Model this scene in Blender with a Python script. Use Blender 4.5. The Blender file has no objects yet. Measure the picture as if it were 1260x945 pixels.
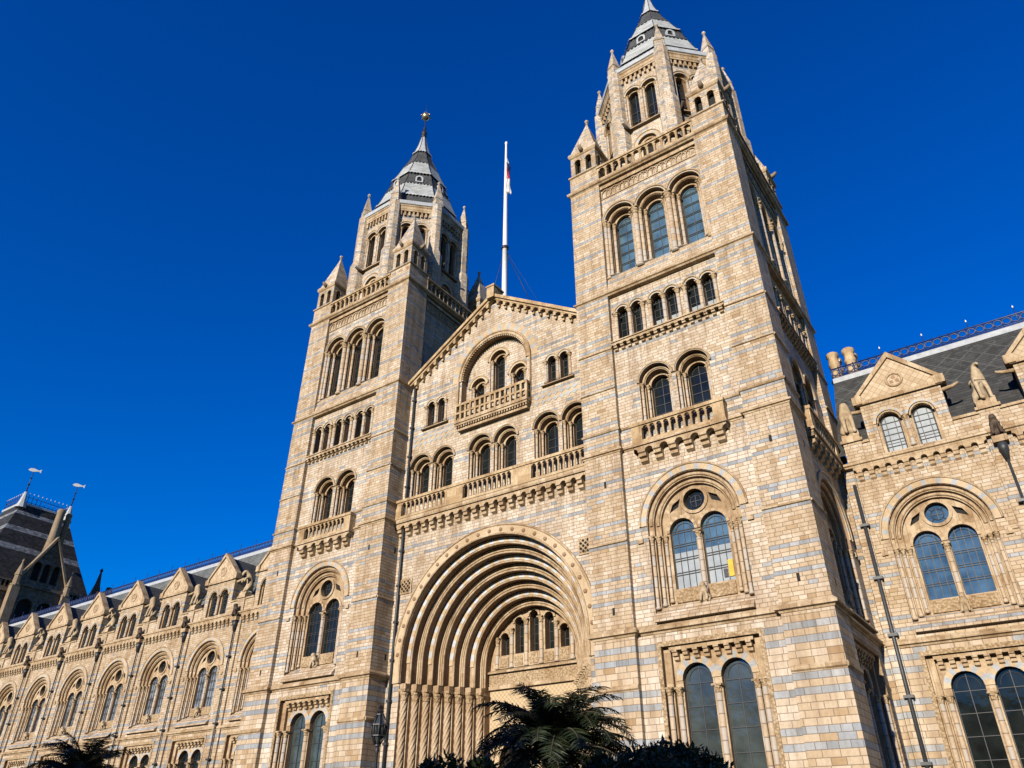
import bpy, bmesh, math, random
from math import sin, cos, pi, radians, sqrt
from mathutils import Vector, Matrix, Euler
from mathutils.geometry import tessellate_polygon

random.seed(7)
S = bpy.context.scene
COL = S.collection

# ------------------------------------------------------------------ camera, sky, sun, exposure
YAW, PITCH, ROLL = -0.6210, 0.5567, 0.0051
cam_d = bpy.data.cameras.new('camera')
cam_d.sensor_fit = 'HORIZONTAL'; cam_d.sensor_width = 36.0
cam_d.lens = 919.85 / 1260 * 36.0
cam_d.clip_start = 0.1; cam_d.clip_end = 3000
cam = bpy.data.objects.new('camera', cam_d); COL.objects.link(cam)
_f = Vector((sin(YAW)*cos(PITCH), cos(YAW)*cos(PITCH), sin(PITCH)))
_r0 = Vector((cos(YAW), -sin(YAW), 0)); _u0 = _r0.cross(_f)
_r = cos(ROLL)*_r0 + sin(ROLL)*_u0; _u = -sin(ROLL)*_r0 + cos(ROLL)*_u0
M = Matrix((( _r.x, _u.x, -_f.x), (_r.y, _u.y, -_f.y), (_r.z, _u.z, -_f.z))).to_4x4()
M.translation = Vector((22.953, -28.872, 1.6))
cam.matrix_world = M
S.camera = cam

SUN_AZ, SUN_EL = radians(4.0), radians(17.5)      # azimuth to the right of the facade's own normal
W = bpy.data.worlds.new('World'); S.world = W; W.use_nodes = True
wn, wl = W.node_tree.nodes, W.node_tree.links
bg = wn['Background']
sky = wn.new('ShaderNodeTexSky'); sky.sky_type = 'NISHITA'; sky.sun_disc = False
sky.sun_elevation = SUN_EL; sky.sun_rotation = pi - SUN_AZ
sky.air_density = 1.0; sky.dust_density = 0.0; sky.ozone_density = 3.0; sky.altitude = 50
hs = wn.new('ShaderNodeHueSaturation'); hs.inputs['Saturation'].default_value = 1.8; hs.inputs['Value'].default_value = 1.7; hs.inputs['Hue'].default_value = 0.526
wl.new(sky.outputs[0], hs.inputs['Color']); wl.new(hs.outputs[0], bg.inputs['Color'])
bg.inputs['Strength'].default_value = 0.056
sd = bpy.data.lights.new('sun', 'SUN'); sd.energy = 4.9; sd.angle = radians(0.53); sd.color = (1.0, 0.905, 0.785)
so = bpy.data.objects.new('sun', sd); COL.objects.link(so)
sdir = Vector((sin(SUN_AZ)*cos(SUN_EL), -cos(SUN_AZ)*cos(SUN_EL), sin(SUN_EL)))
so.rotation_euler = sdir.to_track_quat('Z', 'Y').to_euler()
so.location = (20, -60, 60)
S.view_settings.view_transform = 'Standard'; S.view_settings.look = 'None'
S.view_settings.exposure = 0.88; S.view_settings.gamma = 1.0

# ------------------------------------------------------------------ materials
class NT:
    def __init__(s, name, rough=0.8, spec=0.3):
        s.m = bpy.data.materials.new(name); s.m.use_nodes = True
        s.n = s.m.node_tree.nodes; s.l = s.m.node_tree.links
        s.b = s.n['Principled BSDF']; s.b.inputs['Roughness'].default_value = rough
        s.b.inputs['Specular IOR Level'].default_value = spec
    def node(s, t, **k):
        o = s.n.new(t)
        for a, b in k.items(): setattr(o, a, b)
        return o
    def put(s, sock, v):
        if hasattr(v, 'links') or isinstance(v, bpy.types.NodeSocket): s.l.new(v, sock)
        else: sock.default_value = v
    def math(s, op, a, b=None, c=None):
        o = s.node('ShaderNodeMath', operation=op)
        s.put(o.inputs[0], a)
        if b is not None: s.put(o.inputs[1], b)
        if c is not None: s.put(o.inputs[2], c)
        return o.outputs[0]
    def vec(s, op, a, b=None):
        o = s.node('ShaderNodeVectorMath', operation=op)
        s.put(o.inputs[0], a)
        if b is not None: s.put(o.inputs[1], b)
        return o
    def mix(s, f, a, b, blend='MIX'):
        o = s.node('ShaderNodeMix', data_type='RGBA', blend_type=blend)
        s.put(o.inputs[0], f); s.put(o.inputs[6], a); s.put(o.inputs[7], b)
        return o.outputs[2]
    def ramp(s, f, stops, interp='LINEAR'):
        o = s.node('ShaderNodeValToRGB'); cr = o.color_ramp; cr.interpolation = interp
        while len(cr.elements) < len(stops): cr.elements.new(0.5)
        for e, (p, c) in zip(cr.elements, stops): e.position = p; e.color = (*c, 1) if len(c) == 3 else c
        s.put(o.inputs[0], f)
        return o.outputs[0]
    def color(s, c, k=0.65):
        s.l.new(s.mix(1.0, c, (k, k, k, 1), 'MULTIPLY'), s.b.inputs['Base Color'])
    def noise(s, vec, scale, detail=3, rough=0.6):
        o = s.node('ShaderNodeTexNoise'); o.inputs['Scale'].default_value = scale
        o.inputs['Detail'].default_value = detail; o.inputs['Roughness'].default_value = rough
        if vec is not None: s.l.new(vec, o.inputs['Vector'])
        return o.outputs['Fac']
    def bump(s, h, strength=0.3, dist=0.02):
        o = s.node('ShaderNodeBump'); o.inputs['Strength'].default_value = strength; o.inputs['Distance'].default_value = dist
        s.put(o.inputs['Height'], h); s.l.new(o.outputs[0], s.b.inputs['Normal'])

def world_pos(t):
    g = t.node('ShaderNodeNewGeometry')
    return g.outputs['Position'], g.outputs['True Normal']

def mat_blocks(name, buff, grey, mode='tower', h=0.25, w=0.52, bump=0.5):
    """Coursed terracotta blocks: own colour per block, blue-grey courses in pairs, mortar joints, weather stains."""
    t = NT(name, 0.75, 0.25)
    P, N = world_pos(t)
    sep = t.node('ShaderNodeSeparateXYZ'); t.l.new(P, sep.inputs[0]); z = sep.outputs[2]
    tg = t.vec('NORMALIZE', t.vec('CROSS_PRODUCT', (0, 0, 1), N).outputs[0]).outputs[0]
    u = t.vec('DOT_PRODUCT', P, tg).outputs['Value']
    up = t.math('GREATER_THAN', z, 9.35); h = t.math('SUBTRACT', h, t.math('MULTIPLY', up, h*0.32)); w_up = t.math('SUBTRACT', 1.0, t.math('MULTIPLY', up, 0.22))
    zr = t.math('DIVIDE', z, h); row = t.math('FLOOR', zr)
    par = t.math('FLOORED_MODULO', row, 2.0)
    wr = t.node('ShaderNodeTexWhiteNoise', noise_dimensions='1D'); t.put(wr.inputs['W'], row)
    # course-dependent block width
    ww = t.math('MULTIPLY', w_up, t.math('ADD', w, t.math('MULTIPLY', t.math('SUBTRACT', wr.outputs['Value'], 0.5), w*0.5)))
    uc = t.math('ADD', t.math('DIVIDE', u, ww), t.math('ADD', t.math('MULTIPLY', par, 0.5), t.math('MULTIPLY', wr.outputs['Value'], 0.35)))
    col = t.math('FLOOR', uc)
    cb = t.node('ShaderNodeCombineXYZ'); t.put(cb.inputs[0], col); t.put(cb.inputs[1], row); t.put(cb.inputs[2], 3.7)
    wn_ = t.node('ShaderNodeTexWhiteNoise', noise_dimensions='3D'); t.l.new(cb.outputs[0], wn_.inputs['Vector'])
    rnd = wn_.outputs['Value']
    sc = t.node('ShaderNodeSeparateColor'); t.l.new(wn_.outputs['Color'], sc.inputs[0])
    base = t.ramp(rnd, buff)
    gcol = t.ramp(sc.outputs[0], grey)
    def inmod(m, ks):
        r = t.math('FLOORED_MODULO', row, float(m)); tot = None
        for k in ks:
            c = t.math('COMPARE', r, float(k), 0.1)
            tot = c if tot is None else t.math('ADD', tot, c)
        return tot
    lo = t.math('LESS_THAN', z, 9.35)
    hi = t.math('GREATER_THAN', z, 27.3)
    mid = t.math('SUBTRACT', t.math('SUBTRACT', 1.0, lo), hi)
    if mode == 'tower':
        band = t.math('ADD', t.math('ADD', t.math('MULTIPLY', lo, inmod(7, (4, 6))), t.math('MULTIPLY', mid, inmod(15, (2, 5, 8)))), t.math('MULTIPLY', hi, inmod(7, (3,))))
        stray, full = 0.012, 0.97
    elif mode == 'wing':
        band = t.math('ADD', t.math('MULTIPLY', lo, inmod(7, (4, 6))), t.math('MULTIPLY', t.math('SUBTRACT', 1.0, lo), inmod(14, (1, 4))))
        stray, full = 0.012, 0.97
    elif mode == 'light':
        band = t.math('ADD', t.math('MULTIPLY', lo, inmod(7, (4, 6))), t.math('MULTIPLY', t.math('SUBTRACT', 1.0, lo), inmod(15, (2, 5))))
        stray, full = 0.02, 0.93
    else:
        band = inmod(5, (1,)); stray, full = 0.08, 0.6
    pres = t.math('LESS_THAN', sc.outputs[1], t.math('ADD', t.math('MULTIPLY', band, full), stray))
    c = t.mix(pres, base, gcol)
    # stains and general unevenness
    n1 = t.noise(P, 0.35, 5, 0.65); n2 = t.noise(P, 9.0, 4, 0.7)
    c = t.mix(1.0, c, t.ramp(n1, [(0.32, (0.84, 0.79, 0.72)), (0.60, (1.03, 1.03, 1.03))]), 'MULTIPLY')
    c = t.mix(0.55, c, t.ramp(n2, [(0.3, (0.78, 0.74, 0.68)), (0.6, (1.06, 1.06, 1.06))]), 'MULTIPLY')
    # vertical streaks of dirt
    sv = t.vec('MULTIPLY', P, (2.2, 2.2, 0.16)).outputs[0]
    n3 = t.noise(sv, 1.0, 3, 0.6)
    c = t.mix(0.5, c, t.ramp(n3, [(0.38, (0.55, 0.46, 0.37)), (0.55, (1, 1, 1))]), 'MULTIPLY')
    # sooty rain streaks running down from the string courses and sills
    n4 = t.noise(t.vec('MULTIPLY', P, (4.5, 4.5, 0.12)).outputs[0], 1.0, 4, 0.7)
    st = t.ramp(n4, [(0.50, (0, 0, 0)), (0.66, (1, 1, 1))])
    fall = None
    for zl in (9.1, 17.62, 23.4, 26.98, 35.4):
        q = t.math('DIVIDE', t.math('SUBTRACT', zl, z), 1.7)
        f = t.math('MULTIPLY', t.math('GREATER_THAN', q, 0.0), t.math('MAXIMUM', 0.0, t.math('SUBTRACT', 1.0, q)))
        fall = f if fall is None else t.math('ADD', fall, f)
    c = t.mix(t.math('MULTIPLY', t.math('MULTIPLY', fall, st), 0.75), c, t.mix(1.0, c, (0.42, 0.34, 0.27, 1), 'MULTIPLY'))
    fz = t.math('FRACT', zr); fu = t.math('FRACT', uc)
    dz = t.math('MULTIPLY', t.math('MINIMUM', fz, t.math('SUBTRACT', 1.0, fz)), h)
    du = t.math('MULTIPLY', t.math('MINIMUM', fu, t.math('SUBTRACT', 1.0, fu)), ww)
    dj = t.math('MINIMUM', dz, du)
    joint = t.math('LESS_THAN', dj, 0.012)
    c = t.mix(t.math('MULTIPLY', joint, 0.75), c, (0.16, 0.11, 0.07, 1))
    t.color(c)
    hgt = t.math('ADD', t.math('MULTIPLY', t.math('MINIMUM', dj, 0.025), 30.0), t.math('ADD', t.math('MULTIPLY', rnd, 0.35), t.math('MULTIPLY', n2, 0.5)))
    t.bump(hgt, bump, 0.03)
    return t.m

BUFF = [(0.0, (0.38, 0.255, 0.135)), (0.04, (0.45, 0.325, 0.19)), (0.14, (0.50, 0.385, 0.25)), (0.6, (0.545, 0.435, 0.30)), (0.85, (0.58, 0.475, 0.345)), (1.0, (0.63, 0.545, 0.43))]
PALE = [(0.0, (0.48, 0.365, 0.235)), (0.10, (0.54, 0.44, 0.315)), (0.5, (0.60, 0.505, 0.385)), (1.0, (0.67, 0.60, 0.50))]
GREY = [(0.0, (0.26, 0.285, 0.31)), (0.5, (0.345, 0.37, 0.39)), (1.0, (0.44, 0.455, 0.46))]
M_TOWER = mat_blocks('buff_blocks', BUFF, GREY, 'tower')
M_PANEL = mat_blocks('pale_blocks', PALE, GREY, 'light')
M_WING = mat_blocks('wing_blocks', BUFF, GREY, 'wing')
M_DARKB = mat_blocks('shade_dark_blocks', [(0, (0.13, 0.095, 0.065)), (0.5, (0.19, 0.145, 0.10)), (1, (0.26, 0.21, 0.15))], [(0, (.10, .11, .13)), (1, (.2, .21, .23))], 'light')  # darker copy of the stone, the pavilion's shade put into its colour
M_DRUM = mat_blocks('drum_blocks', PALE, GREY, 'drum', 0.24, 0.5)

def mat_stone(name, c0, c1, scale=7.0, bump=0.35, rings=None, carve=0.0, joints=0.0):
    t = NT(name, 0.78, 0.25)
    P, N = world_pos(t)
    n = t.noise(P, scale, 4, 0.7); n1 = t.noise(P, 0.6, 3)
    c = t.ramp(n, [(0.28, c0), (0.62, c1)])
    c = t.mix(0.8, c, t.ramp(n1, [(0.35, (0.74, 0.66, 0.56)), (0.6, (1, 1, 1))]), 'MULTIPLY')
    h = n
    sep = t.node('ShaderNodeSeparateXYZ'); t.l.new(P, sep.inputs[0])
    if rings:
        zr = t.math('DIVIDE', sep.outputs[2], rings); row = t.math('FLOOR', zr)
        wv = t.node('ShaderNodeTexWhiteNoise', noise_dimensions='2D')
        cb = t.node('ShaderNodeCombineXYZ'); t.put(cb.inputs[0], row)
        t.put(cb.inputs[1], t.math('FLOOR', t.math('MULTIPLY', sep.outputs[0], 2.0)))
        t.l.new(cb.outputs[0], wv.inputs['Vector'])
        c = t.mix(t.math('MULTIPLY', t.math('GREATER_THAN', wv.outputs['Value'], 0.6), 0.5), c, (0.44, 0.43, 0.40, 1))
        fz = t.math('FRACT', zr)
        jt = t.math('LESS_THAN', t.math('MINIMUM', fz, t.math('SUBTRACT', 1.0, fz)), 0.022/rings)
        c = t.mix(t.math('MULTIPLY', jt, 0.7), c, (0.16, 0.11, 0.07, 1))
    if carve:
        v = t.node('ShaderNodeTexVoronoi'); v.inputs['Scale'].default_value = carve; t.l.new(P, v.inputs['Vector'])
        d = v.outputs['Distance']
        c = t.mix(1.0, c, t.ramp(d, [(0.15, (1.05, 1.03, 1.0)), (0.75, (0.62, 0.54, 0.44))]), 'MULTIPLY')
        h = t.math('SUBTRACT', h, t.math('MULTIPLY', d, 2.5))
    if joints:
        tg = t.vec('NORMALIZE', t.vec('CROSS_PRODUCT', (0, 0, 1), N).outputs[0]).outputs[0]
        u = t.math('DIVIDE', t.vec('DOT_PRODUCT', P, tg).outputs['Value'], joints); fu = t.math('FRACT', u)
        wj = t.node('ShaderNodeTexWhiteNoise', noise_dimensions='2D'); cj = t.node('ShaderNodeCombineXYZ')
        t.put(cj.inputs[0], t.math('FLOOR', u)); t.put(cj.inputs[1], t.math('FLOOR', t.math('MULTIPLY', sep.outputs[2], 2.5))); t.l.new(cj.outputs[0], wj.inputs['Vector'])
        c = t.mix(1.0, c, t.ramp(wj.outputs['Value'], [(0.0, (0.80, 0.74, 0.66)), (0.6, (1.0, 0.98, 0.95)), (1.0, (1.08, 1.10, 1.14))]), 'MULTIPLY')
        jt = t.math('LESS_THAN', fu, 0.018/joints)
        c = t.mix(t.math('MULTIPLY', jt, 0.7), c, (0.14, 0.10, 0.065, 1))
        gn = t.noise(t.vec('MULTIPLY', P, (1.6, 1.6, 0.7)).outputs[0], 1.3, 4, 0.7)
        c = t.mix(0.7, c, t.ramp(gn, [(0.36, (0.52, 0.43, 0.33)), (0.55, (1, 1, 1))]), 'MULTIPLY')
    t.color(c)
    t.bump(h, bump, 0.03)
    return t.m

M_STONE = mat_stone('moulded_stone', (0.42, 0.305, 0.18), (0.58, 0.46, 0.305), joints=0.55)
M_CARVE = mat_stone('carved_stone', (0.42, 0.31, 0.185), (0.60, 0.485, 0.325), 8, 0.9, None, 9.0)
M_COLUMN = mat_stone('column_stone', (0.45, 0.335, 0.21), (0.59, 0.47, 0.33), 7, 0.3, 0.46)
M_SHAFT = mat_stone('tan_shaft_stone', (0.42, 0.30, 0.18), (0.57, 0.44, 0.29), 9, 0.4)
M_PALEV = mat_stone('pale_voussoir', (0.44, 0.47, 0.50), (0.60, 0.62, 0.63), 9)
M_BUFFV = mat_stone('buff_voussoir', (0.46, 0.34, 0.20), (0.60, 0.475, 0.31), 9)
M_BLUEV = mat_stone('blue_voussoir', (0.31, 0.335, 0.355), (0.46, 0.475, 0.48), 9)
M_TAN = mat_stone('tan_stone', (0.45, 0.32, 0.175), (0.59, 0.455, 0.28), 7, joints=0.7)
M_STATUE = mat_stone('statue_stone', (0.36, 0.265, 0.16), (0.56, 0.45, 0.30), 6)
M_SOOT = mat_stone('sooty_stone', (0.03, 0.022, 0.016), (0.12, 0.085, 0.06), 6)
M_SOFFIT = mat_stone('shade_brown_stone', (0.25, 0.15, 0.085), (0.36, 0.235, 0.14), 6)  # reveals and soffits: stone colour darkened to deepen their shade

def mat_tiles(name, c0, c1, size):
    t = NT(name, 0.75, 0.25); P, N = world_pos(t)
    sep = t.node('ShaderNodeSeparateXYZ'); t.l.new(P, sep.inputs[0]); z = sep.outputs[2]
    tg = t.vec('NORMALIZE', t.vec('CROSS_PRODUCT', (0, 0, 1), N).outputs[0]).outputs[0]
    u = t.vec('DOT_PRODUCT', P, tg).outputs['Value']
    a = t.math('DIVIDE', t.math('ADD', u, z), size); b = t.math('DIVIDE', t.math('SUBTRACT', u, z), size)
    cb = t.node('ShaderNodeCombineXYZ'); t.put(cb.inputs[0], t.math('FLOOR', a)); t.put(cb.inputs[1], t.math('FLOOR', b))
    wv = t.node('ShaderNodeTexWhiteNoise', noise_dimensions='2D'); t.l.new(cb.outputs[0], wv.inputs['Vector'])
    c = t.ramp(wv.outputs['Value'], [(0, c0), (1, c1)])
    ea = t.math('ABSOLUTE', t.math('SUBTRACT', t.math('FRACT', a), 0.5)); eb = t.math('ABSOLUTE', t.math('SUBTRACT', t.math('FRACT', b), 0.5))
    e = t.math('MAXIMUM', ea, eb)
    c = t.mix(t.math('MULTIPLY', t.math('GREATER_THAN', e, 0.455), 0.6), c, (0.16, 0.11, 0.07, 1))
    c = t.mix(0.6, c, t.ramp(t.noise(P, 2.5, 4), [(0.3, (0.72, 0.66, 0.58)), (0.6, (1.03, 1.03, 1.03))]), 'MULTIPLY')
    t.color(c); t.bump(t.math('SUBTRACT', 0.5, e), 0.6, 0.03)
    return t.m
M_TILES = mat_tiles('diamond_tiles', (0.47, 0.345, 0.21), (0.60, 0.475, 0.32), 0.36)

def mat_plain(name, col, rough=0.6, metal=0.0, spec=0.4, var=0.25, scale=4.0):
    t = NT(name, rough, spec); P, N = world_pos(t)
    n = t.noise(P, scale, 4)
    c = t.ramp(n, [(0.3, tuple(x*(1-var) for x in col)), (0.65, tuple(min(1, x*(1+var*0.6)) for x in col))])
    t.color(c); t.b.inputs['Metallic'].default_value = metal
    return t.m

def mat_slate(name, c0, c1, row=0.22, diaper=None):
    t = NT(name, 0.75, 0.15); P, N = world_pos(t)
    sep = t.node('ShaderNodeSeparateXYZ'); t.l.new(P, sep.inputs[0]); z = sep.outputs[2]
    tg = t.vec('NORMALIZE', t.vec('CROSS_PRODUCT', (0, 0, 1), N).outputs[0]).outputs[0]
    u = t.vec('DOT_PRODUCT', P, tg).outputs['Value']
    zr = t.math('DIVIDE', z, row); r = t.math('FLOOR', zr); fz = t.math('FRACT', zr)
    uc = t.math('ADD', t.math('DIVIDE', u, row*1.3), t.math('MULTIPLY', t.math('FLOORED_MODULO', r, 2.0), 0.5))
    cb = t.node('ShaderNodeCombineXYZ'); t.put(cb.inputs[0], t.math('FLOOR', uc)); t.put(cb.inputs[1], r)
    wv = t.node('ShaderNodeTexWhiteNoise', noise_dimensions='2D'); t.l.new(cb.outputs[0], wv.inputs['Vector'])
    c = t.ramp(wv.outputs['Value'], [(0, c0), (1, c1)])
    if diaper:
        z0, z1, cc = diaper
        a = t.math('ABSOLUTE', t.math('SUBTRACT', t.math('FRACT', t.math('DIVIDE', t.math('ADD', u, z), 1.1)), 0.5))
        b = t.math('ABSOLUTE', t.math('SUBTRACT', t.math('FRACT', t.math('DIVIDE', t.math('SUBTRACT', u, z), 1.1)), 0.5))
        k = t.math('LESS_THAN', t.math('MINIMUM', a, b), 0.06)
        k = t.math('MULTIPLY', k, t.math('MULTIPLY', t.math('GREATER_THAN', z, z0), t.math('LESS_THAN', z, z1)))
        c = t.mix(t.math('MULTIPLY', k, 0.8), c, cc)
    c = t.mix(t.math('MULTIPLY', t.math('LESS_THAN', fz, 0.16), 0.7), c, (0.02, 0.02, 0.022, 1))
    c = t.mix(0.6, c, t.ramp(t.noise(P, 1.2, 4), [(0.3, (0.65, 0.65, 0.62)), (0.65, (1.1, 1.1, 1.1))]), 'MULTIPLY')
    t.color(c)
    t.bump(t.math('MULTIPLY', t.math('SUBTRACT', 1.0, fz), 1.0), 0.6, 0.03)
    return t.m

M_SLATE = mat_slate('dark_slate', (0.055, 0.058, 0.06), (0.10, 0.102, 0.10))
M_SLATE_D = mat_slate('diapered_slate', (0.045, 0.045, 0.044), (0.075, 0.075, 0.07), 0.2, (21.6, 24.4, (0.10, 0.103, 0.096, 1)))
M_SLATE_W = mat_slate('weathered_slate', (0.12, 0.13, 0.125), (0.19, 0.20, 0.19), 0.24)
M_BROWN = mat_stone('dull_brown_stone', (0.20, 0.15, 0.10), (0.33, 0.255, 0.17), 5)  # darker brown stone for pavilion trim and turret gargoyles
M_SLATE_P = mat_slate('shade_dark_slate', (0.022, 0.023, 0.025), (0.05, 0.05, 0.05), 0.3)  # pavilion roof slate, darkened in colour to carry its east face's shade
M_SLATE_M = mat_slate('mid_slate', (0.12, 0.13, 0.145), (0.32, 0.34, 0.36), 0.3)
M_SLATE_L = mat_slate('pale_slate', (0.36, 0.38, 0.38), (0.50, 0.52, 0.51), 0.25)
M_LEAD = mat_plain('lead_sheet', (0.42, 0.44, 0.45), 0.5, 0.0, 0.4, 0.2, 3)
M_IRON = mat_plain('dark_iron', (0.03, 0.03, 0.035), 0.5, 0.3)
M_BLUEIRON = mat_plain('blue_painted_iron', (0.014, 0.032, 0.12), 0.45)
M_GILT = mat_plain('gilt_metal', (0.55, 0.42, 0.25), 0.3, 0.8)
M_PIPE = mat_plain('leaded_pipe', (0.045, 0.048, 0.052), 0.5, 0.2)
M_WHITE = mat_plain('white_paint', (0.78, 0.78, 0.78), 0.4, 0, 0.4, 0.06)
M_VANE = mat_plain('pale_metal', (0.66, 0.66, 0.62), 0.4, 0.2, 0.4, 0.1)
M_REDCLOTH = mat_plain('red_cloth', (0.5, 0.02, 0.03), 0.8)
M_BLUECLOTH = mat_plain('navy_cloth', (0.015, 0.02, 0.10), 0.8)
M_WHITECLOTH = mat_plain('white_cloth', (0.75, 0.75, 0.75), 0.8)
M_YELLOW = mat_plain('yellow_card', (0.62, 0.38, 0.01), 0.6)
M_VOID = mat_plain('unlit_interior', (0.012, 0.011, 0.01), 0.9)
M_RED = mat_plain('red_brick_pot', (0.36, 0.15, 0.08), 0.8)

def mat_glass(name, col, rough=0.06, ior=1.6, wob=0.25, var=0.4):
    t = NT(name, rough, 0.6); P, N = world_pos(t)
    t.b.inputs['IOR'].default_value = ior
    n = t.noise(P, 1.3, 2)
    v = t.node('ShaderNodeTexVoronoi'); v.inputs['Scale'].default_value = 1.7; t.l.new(P, v.inputs['Vector'])
    c = t.ramp(n, [(0.3, tuple(x*(1-var) for x in col)), (0.7, tuple(min(1, x*(1+var)) for x in col))])
    t.color(c)
    t.bump(t.math('ADD', t.noise(P, 2.2, 2), t.math('MULTIPLY', v.outputs['Distance'], 0.5)), wob, 0.05)
    return t.m
M_GLASS = mat_glass('dark_glass', (0.012, 0.015, 0.014), 0.06, 1.4, 0.08)
M_GLASSB = mat_glass('sky_tinted_glass', (0.05, 0.10, 0.16), 0.025, 1.5, 0.05)  # blue base colour stands in for the reflected sky
M_GLASSL = mat_glass('pale_old_glass', (0.16, 0.18, 0.20), 0.15, 1.5, 0.3, 0.6)
M_GLASST = mat_glass('teal_glass', (0.07, 0.13, 0.17), 0.12, 1.9)
M_GLASSG = mat_glass('grey_green_glass', (0.045, 0.055, 0.05), 0.15, 1.6)
M_BLIND = mat_glass('blind_behind_glass', (0.36, 0.39, 0.385), 0.12, 1.5, 0.15, 0.15)
M_BARS = mat_plain('glazing_lead', (0.03, 0.03, 0.032), 0.6)

def mat_leaf(name, c0, c1):
    t = NT(name, 0.5, 0.35)
    oi = t.node('ShaderNodeNewGeometry'); P = oi.outputs['Position']
    n = t.noise(P, 5.0, 3)
    c = t.ramp(n, [(0.3, c0), (0.7, c1)])
    t.color(c)
    return t.m
M_PALM = mat_leaf('palm_leaf', (0.010, 0.017, 0.004), (0.030, 0.043, 0.011))
M_SHRUB = mat_leaf('shrub_leaf', (0.014, 0.024, 0.006), (0.04, 0.06, 0.014))
M_BARK = mat_plain('bark', (0.06, 0.045, 0.03), 0.9)

# ------------------------------------------------------------------ mesh builder
class MB:
    def __init__(s): s.v = []; s.f = []; s.mi = []; s.sm = []
    def add(s, vs, fs, mi=0, smooth=False):
        o = len(s.v); s.v.extend(vs)
        for i, f in enumerate(fs):
            s.f.append(tuple(o+k for k in f)); s.mi.append(mi[i] if isinstance(mi, (list, tuple)) else mi); s.sm.append(smooth)
    def box(s, x0, x1, y0, y1, z0, z1, mi=0):
        vs = [(x, y, z) for z in (z0, z1) for y in (y0, y1) for x in (x0, x1)]
        s.add(vs, [(0, 2, 3, 1), (4, 5, 7, 6), (0, 1, 5, 4), (2, 6, 7, 3), (0, 4, 6, 2), (1, 3, 7, 5)], mi)
    def prism_y(s, poly, y0, y1, mi=0):
        n = len(poly)
        vs = [(x, y0, z) for x, z in poly] + [(x, y1, z) for x, z in poly]
        fs = [tuple(range(n)), tuple(range(2*n-1, n-1, -1))] + [(i, n+i, n+(i+1) % n, (i+1) % n) for i in range(n)]
        s.add(vs, fs, mi)
    def prism_x(s, poly, x0, x1, mi=0):
        n = len(poly)
        vs = [(x0, y, z) for y, z in poly] + [(x1, y, z) for y, z in poly]
        fs = [tuple(range(n)), tuple(range(2*n-1, n-1, -1))] + [(i, n+i, n+(i+1) % n, (i+1) % n) for i in range(n)]
        s.add(vs, fs, mi)
    def lathe(s, prof, cx=0, cy=0, n=12, mi=0, phase=0.0, smooth=True, cap=True):
        smooth = smooth and n > 8
        vs = []; fs = []; m = []
        for r, z in prof:
            for i in range(n):
                a = phase + 2*pi*i/n; vs.append((cx+r*cos(a), cy+r*sin(a), z))
        for k in range(len(prof)-1):
            for i in range(n):
                j = (i+1) % n; fs.append((k*n+i, k*n+j, (k+1)*n+j, (k+1)*n+i))
                m.append(mi[k] if isinstance(mi, (list, tuple)) else mi)
        if cap:
            fs.append(tuple(range(n-1, -1, -1))); m.append(m[0])
            fs.append(tuple((len(prof)-1)*n+i for i in range(n))); m.append(m[-2])
        s.add(vs, fs, m, smooth)
    def sweep(s, plan, prof, closed=True, mi=0, seam=None):
        """profile (offset outwards, z) swept along a plan; outwards is to the right of travel"""
        n = len(plan); P = [Vector(p) for p in plan]; rows = []
        for i in range(n):
            a = P[i]-P[i-1] if (closed or i > 0) else P[1]-P[0]
            b = P[(i+1) % n]-P[i] if (closed or i < n-1) else a
            a = a.normalized(); b = b.normalized()
            n1 = Vector((a.y, -a.x)); n2 = Vector((b.y, -b.x))
            rows.append((n1+n2)/max(0.3, 1+n1.dot(n2)))
        k = len(prof); vs = []
        for i in range(n):
            for o, z in prof: q = P[i]+rows[i]*o; vs.append((q.x, q.y, z))
        fs = []
        for i in range(n if closed else n-1):
            j = (i+1) % n
            for q in range(k-1): fs.append((i*k+q, j*k+q, j*k+q+1, i*k+q+1))
        if not closed: fs += [tuple(range(k-1, -1, -1)), tuple((n-1)*k+q for q in range(k))]
        s.add(vs, fs, mi)
    def roll(s, cx, zc, R, r, y, z0=None, n=24, k=6, mi=0, a0=0.0, a1=pi):
        """round moulding following an arch, legs down to z0"""
        pts = []
        if z0 is not None: pts.append((cx+R*cos(a1), z0, a1))
        for i in range(n+1):
            a = a1+(a0-a1)*i/n; pts.append((cx+R*cos(a), zc+R*sin(a), a))
        if z0 is not None: pts.append((cx+R*cos(a0), z0, a0))
        vs = []; fs = []
        for x, z, a in pts:
            for q in range(k):
                b = 2*pi*q/k; vs.append((x+r*cos(b)*cos(a), y+r*sin(b), z+r*cos(b)*sin(a)))
        for i in range(len(pts)-1):
            for q in range(k): w_ = (q+1) % k; fs.append((i*k+q, i*k+w_, (i+1)*k+w_, (i+1)*k+q))
        s.add(vs, fs, mi, True)
    def archband(s, cx, zc, r0, r1, y0, y1, n=20, mi=0, a0=0.0, a1=pi):
        """solid arch ring from r0 to r1 between depths y0 (front) and y1; mi may alternate"""
        vs = []; fs = []; m = []
        for i in range(n+1):
            a = a1+(a0-a1)*i/n
            for r in (r0, r1):
                for y in (y0, y1): vs.append((cx+r*cos(a), y, zc+r*sin(a)))
        for i in range(n):
            b = i*4; c = b+4
            mm = mi[i % len(mi)] if isinstance(mi, (list, tuple)) else mi
            fs += [(b, b+2, c+2, c), (b+2, b+3, c+3, c+2), (b, c, c+1, b+1), (b+1, c+1, c+3, b+3)]; m += [mm]*4
        fs += [(0, 1, 3, 2), (n*4, n*4+2, n*4+3, n*4+1)]; m += [m[0], m[-1]]
        s.add(vs, fs, m)
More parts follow.
